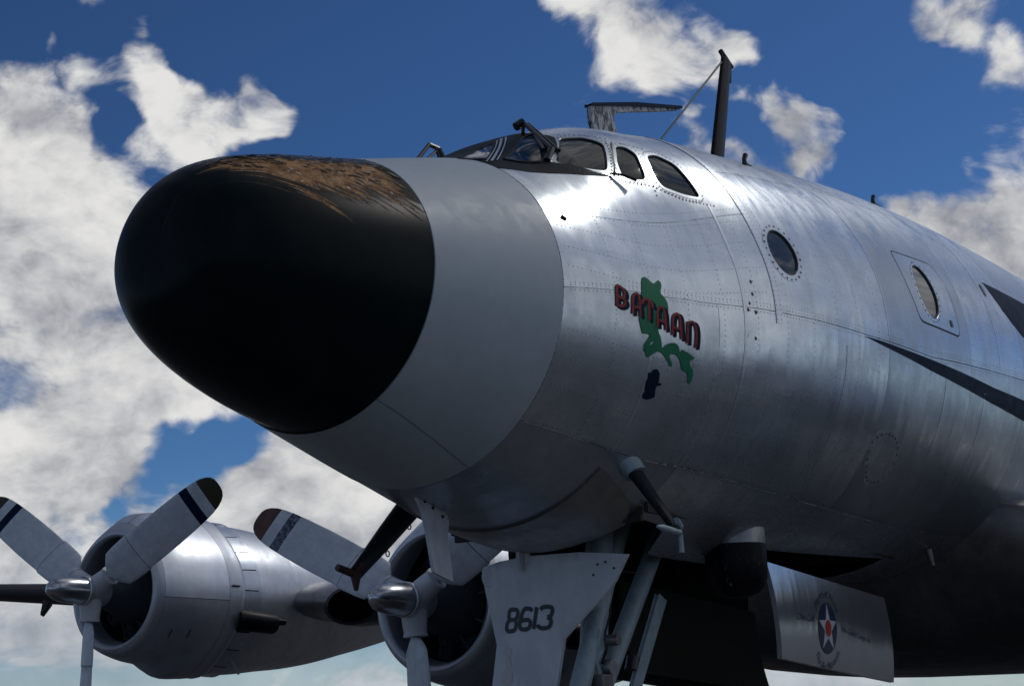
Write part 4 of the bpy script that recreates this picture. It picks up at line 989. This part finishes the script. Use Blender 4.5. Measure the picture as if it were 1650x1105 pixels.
mb.add(V, Fs); mb.build('wing_fillet', M_COWLDIRTY, P, sharp=60)
# leading edge intake between the nacelles
IX, IZ = [(9.2898, 2.8367)][0]
mb = MB(); mb.lathe([(-.05, .20), (-.03, .235), (.12, .25), (.5, .22), (.9, .1)], 24, 'x', 0, (IX, 6.5, IZ)); v0 = [(x, (y-6.5)*1.9+6.5, z) for x, y, z in mb.V]; mb.V = v0; mb.build('air_intake', M_BLACK, WS)
# lug under the outer wing
mb = MB(); mb.tube([(10.6, 13.4, 3.45), (10.5, 13.4, 3.25)], [.10, .04], 8, flat=.4); mb.build('wing_lug', M_BLACK, WS)
for y_, x_ in ((4.9, 12.), (3.2, 13.6), (2.1, 14.2)):
    mb = MB(); zz = 2.23+.1*y_-.42; mb.prism([(x_-.35, zz+.15), (x_-.2, zz-.02), (x_+.4, zz-.02), (x_+.7, zz+.15)], y_-.07, y_+.07); mb.build('flap_hinge_fairing', M_COWLDIRTY, WS)
# tail
for s in (1, -1):
    mb = MB(); V = []
    for y, xl, ch in ((.1, 25.2, 2.4), (7.2, 26.0, 1.5)):
        for a, b in airfoil(12, .1): V.append((xl+a*ch, s*y, 5.35+b*ch+.04*y))
    n = len(airfoil(12)); Fs = [(k, (k+1) % n, n+(k+1) % n, n+k) for k in range(n)]+[tuple(range(n, 2*n))]; mb.add(V, Fs); mb.build('tailplane', M_SKIN, P)
for y, h_ in ((0, 2.0), (7.2, 1.5), (-7.2, 1.5)):
    mb = MB(); mb.prism([(25.0, 5.2), (26.6, 5.3+h_), (27.4, 5.4+h_), (27.9, 5.3+h_*.8), (28.0, 5.2), (27.2, 4.9-(.5 if y else 0))], y-.05, y+.05); mb.build('tail_fin', M_SKIN, P, bev=.03)

# ------------------------------------------------------------------ engines
def bulge(x, th, r):
    """nacelle ring radius: a carburettor intake hump on top and an oil cooler chin below"""
    a = math.degrees(abs((th+math.pi) % (2*math.pi)-math.pi))
    top = .15*math.exp(-(a/30)**2*1.1)*min(1, max(0, (x-.30)/.30))*min(1, max(0, (3.4-x)/1.8))
    bot = .16*math.exp(-((180-a)/26)**2)*(1/(1+math.exp(-(x-1.02)*22)))*min(1, max(0, (4.5-x)/2.5))
    return r+top+bot
def ringset(name, prof, parent, mats, n=72, a0=0, a1=360, thick=.0, bulged=True, close=False):
    V = []; full_ = (a1-a0) >= 360; m = n if full_ else n+1
    for x, r_ in prof:
        for k in range(m):
            t = math.radians(a0+(a1-a0)*k/n); rr = bulge(x, t, r_) if bulged else r_
            V.append((x, -rr*math.sin(t), rr*math.cos(t)))
    Fs = [(i*m+k, (i+1)*m+k, (i+1)*m+(k+1) % m, i*m+(k+1) % m) for i in range(len(prof)-1) for k in range(n)]
    mb = MB(); mb.add(V, Fs); return mb.build(name, mats, parent, sharp=35)
def curve(pts, n):
    P_ = np.array(pts, float); L = np.concatenate([[0], np.cumsum(np.hypot(*np.diff(P_, axis=0).T))]); u = np.linspace(0, L[-1], n)
    return list(zip(cubic(L, P_[:, 0], u), cubic(L, P_[:, 1], u)))
def nacelle():
    N_ = empty('engine_nacelle', P)
    ringset('cowl_lip', curve([(.62, .60), (.45, .615), (.36, .645), (.335, .685), (.36, .73), (.45, .775)], 16), N_, M_COWL)
    ringset('inner_duct', [(.62, .60), (.9, .62), (1.2, .7)], N_, M_BLACK, bulged=False)
    prof = curve([(.452, .776), (.62, .825), (.85, .86), (1.15, .878), (1.45, .874)], 16)
    for k in range(4):                                               # four cowl panels round the engine
        a0 = [8, 98, 188, 278][k]; ringset('cowl_panel', prof, N_, M_COWL, 22, a0+.25, a0+89.75)
    ringset('cowl_liner', [(.46, .765), (.9, .845), (1.6, .86)], N_, M_BLACK)
    ringset('cowl_band', curve([(1.453, .876), (1.6, .868), (1.74, .860), (1.755, .845)], 8), N_, M_COWL)
    for k in range(14):                                              # cowl gills, slightly open
        a0 = -75+k*(255/14)+.0
        if 95 < a0 < 118: continue
        ringset('cowl_flap', [(1.76, .842), (1.90, .852), (2.04, .862), (2.045, .850)], N_, M_STRAP, 6, a0+.5, a0+255/14-.5)
    ringset('gill_liner', [(1.755, .825), (2.1, .81)], N_, M_BLACK)
    ringset('rear_panel', curve([(2.02, .835), (2.4, .845), (2.75, .84)], 8), N_, M_COWL, 72)
    ringset('nacelle_body', curve([(2.755, .838), (3.4, .835), (4.2, .77), (5.2, .60), (6.4, .32), (7.3, .04)], 26), N_, M_COWL, 72)
    for sgn in (1, -1):
        mb = MB(); yy = -sgn*.80; zz = -.34
        mb.tube([(1.72, yy*.93, zz), (1.95, yy*1.06, zz-.03), (2.25, yy*1.07, zz-.05)], [.14, .135, .13], 18, cap=False)
        mb.tube([(2.245, yy*1.07, zz-.05), (1.98, yy*1.06, zz-.03)], [.12, .12], 18); mb.tube([(2.20, yy*1.10, zz-.02), (2.42, yy*1.14, zz-.03)], [.05, .04], 10)
        mb.build('exhaust_stack', M_MAST, N_, sharp=60)
    mb = MB(); mb.tube([(1.92, -.45, -.82), (2.05, -.46, -1.0)], [.012, .016], 8); mb.build('drain_pipe', M_STRAP, N_)
    for dx_ in (.62, .93, 1.14):
        mb = MB(); t = math.radians(124)
        rr = .865; mb.tube([(dx_, -rr*math.sin(t)*1.003, rr*math.cos(t)*1.003), (dx_+.0, -(rr+.004)*math.sin(t+.13), (rr+.004)*math.cos(t+.13))], .008, 6); mb.build('cowl_latch', M_BLACK, N_)
    mb = MB(); t = math.radians(88)
    for dz_ in (0, .05): mb.tube([(1.50, -.882, .06+dz_*0), (1.62, -.878, .06+dz_*0)], .014, 6); break
    mb.build('cowl_handle', M_BLACK, N_)
    # engine
    E = empty('engine', N_) if False else None
    mb = MB(); mb.lathe([(.10, .0), (.10, .14), (.20, .20), (.42, .27), (.60, .36), (.80, .40), (1.0, .40)], 36, 'x'); mb.build('crankcase', M_ENGINE, N_)
    for k in range(9):
        t = 2*math.pi*k/9; mb = MB(); p0 = Vector((.84, -.36*math.sin(t), .36*math.cos(t))); p1 = Vector((.84, -.60*math.sin(t), .60*math.cos(t)))
        pr_ = []
        for j in range(13): pr_.append((p0.lerp(p1, j/12), .115 if j % 2 else .10))
        mb.tube([a for a, b in pr_], [b for a, b in pr_], 12); mb.tube([(.62, p0.y*1.02, p0.z*1.02), (.76, p1.y*.98, p1.z*.98)], .018, 6); mb.build('cylinder', M_ENGINE, N_)
    ringset('firewall', [(1.1, .0), (1.1, .66), (1.2, .80)], N_, M_BLACK, bulged=False)
    return N_
CH = [(.30, .075, 1.0), (.36, .10, .9), (.42, .30, .32), (.50, .46, .22), (.62, .485, .19), (.78, .50, .17), (.86, .50, .155), (.88, .49, .15), (.90, .475, .11), (1.1, .485, .095), (1.4, .485, .08), (1.7, .47, .07), (1.9, .45, .06), (2.03, .425, .055), (2.14, .385, .05), (2.22, .325, .045), (2.27, .255, .04), (2.30, .165, .04), (2.31, .06, .04)]
def blade_mesh(tipmat):
    rs = np.array([c[0] for c in CH]); cs = np.array([c[1] for c in CH]); ts = np.array([c[2] for c in CH])
    R_ = sorted(set(list(rs)+list(np.linspace(.9, 2.0, 14))+[1.80, 1.93, 2.08, .872, .884])); V = []; n = 24; mi = []
    for r_ in R_:
        c = np.interp(r_, rs, cs); t_ = np.interp(r_, rs, ts)*c; be = math.radians(np.interp(r_, [.4, .9, 2.31], [29, 27, 21]))
        for k in range(n):
            a = 2*math.pi*k/n; u = c/2*math.cos(a); w = t_/2*math.sin(a)*(1.15 if math.sin(a) > 0 else .55)*(1-.25*math.cos(a)*(-1))
            V.append((-math.sin(be)*u-math.cos(be)*w, math.cos(be)*u-math.sin(be)*w, r_))
    Fs = []
    for i in range(len(R_)-1):
        rm = (R_[i]+R_[i+1])/2
        for k in range(n):
            Fs.append((i*n+k, i*n+(k+1) % n, (i+1)*n+(k+1) % n, (i+1)*n+k)); mi.append(3 if .872 < rm < .88 else 2 if rm > 2.08 else (0 if rm > 1.93 else (1 if rm > 1.80 else 0)))
    Fs.append(tuple(range((len(R_)-1)*n, len(R_)*n))); mi.append(2)
    return V, Fs, mi
def propeller(loc, ang, band, tip):
    E = empty('propeller', P, loc)
    mb = MB(); mb.lathe([(-.66, 0), (-.655, .035), (-.62, .085), (-.55, .125), (-.44, .150), (-.30, .160), (-.16, .160)], 36, 'x'); mb.build('spinner', M_CHROME, E)
    mb = MB(); mb.lathe([(-.16, .165), (-.15, .178), (-.11, .178), (-.10, .165), (-.10, .15), (.14, .19), (.2, .17), (.30, .15)], 32, 'x'); mb.build('propeller_hub', M_COWL, E)
    for k in range(3):
        th = math.pi+ang+k*2*math.pi/3
        V, Fs, mi = BL
        b = mesh('blade', V, Fs, [M_BLADEW, band, tip, M_ENGINE], E, True, mi); b.rotation_euler = (th, 0, 0); b.data.set_sharp_from_angle(angle=R(40))
        mb = MB(); mb.tube([(0, 0, .10), (0, 0, .33)], [.135, .115], 20); mb.tube([(0, 0, .33), (0, 0, .36)], [.122, .122], 20)
        c = mb.build('blade_clamp', M_GEARW, E, sharp=50); c.rotation_euler = (th, 0, 0)
    return E
BL = blade_mesh(None)
def copy_tree(o, parent):
    c = o.copy(); COL.objects.link(c); c.parent = parent
    for ch in [x for x in bpy.data.objects if x.parent == o]: copy_tree(ch, c)
    return c
N3 = nacelle(); N3['label'] = 'inboard starboard engine nacelle'
hubs = [(7.4183, 4.27, 2.6461, -.0542, M_BLUEWORN, M_TIPRED), (7.7736, 9.299, 3.1614, .0586, M_NAVY, M_TIPDARK), (7.4183, -4.27, 2.6461, .35, M_NAVY, M_TIPDARK), (7.7736, -9.299, 3.1614, .1, M_NAVY, M_TIPDARK)]
labs = ['inboard starboard engine nacelle', 'outboard starboard engine nacelle in bare metal', 'inboard port engine nacelle', 'outboard port engine nacelle']
for i, (x, y, z, a, bm_, tm_) in enumerate(hubs):
    nn = N3 if i == 0 else copy_tree(N3, P)
    nn.location = (x, y, z); nn['label'] = labs[i]
    pr = propeller((x, y, z), a, bm_, tm_); pr['label'] = ['inboard starboard propeller with rust red blade tips', 'outboard starboard propeller with dark olive blade tips', 'inboard port propeller', 'outboard port propeller'][i]
# main undercarriage
for s in (1, -1):
    mg = empty('main_gear', P, (10.3, s*4.27, 0)); mg['label'] = ('starboard' if s > 0 else 'port')+' main undercarriage leg'
    mb = MB(); mb.tube([(0, 0, .6), (-.1, 0, 2.4)], .13, 14); mb.tube([(0, 0, 1.0), (1.3, 0, 2.3)], .06, 10); mb.build('oleo_leg', M_STRUT, mg)
    for k in (-.38, .38):
        mb = MB(); mb.lathe([(-.17, .25), (-.2, .42), (-.17, .53), (-.1, .59), (.1, .59), (.17, .53), (.2, .42), (.17, .25)], 32, 'y', 0, (0, k, .59)); mb.build('tyre', M_RUBBER, mg)
        mb = MB(); mb.lathe([(-.12, .0), (-.12, .2), (-.16, .26), (.16, .26), (.12, .2), (.12, .0)], 24, 'y', 0, (0, k, .59)); mb.build('wheel_hub', M_GEARW, mg)
bpy.context.view_layer.update()
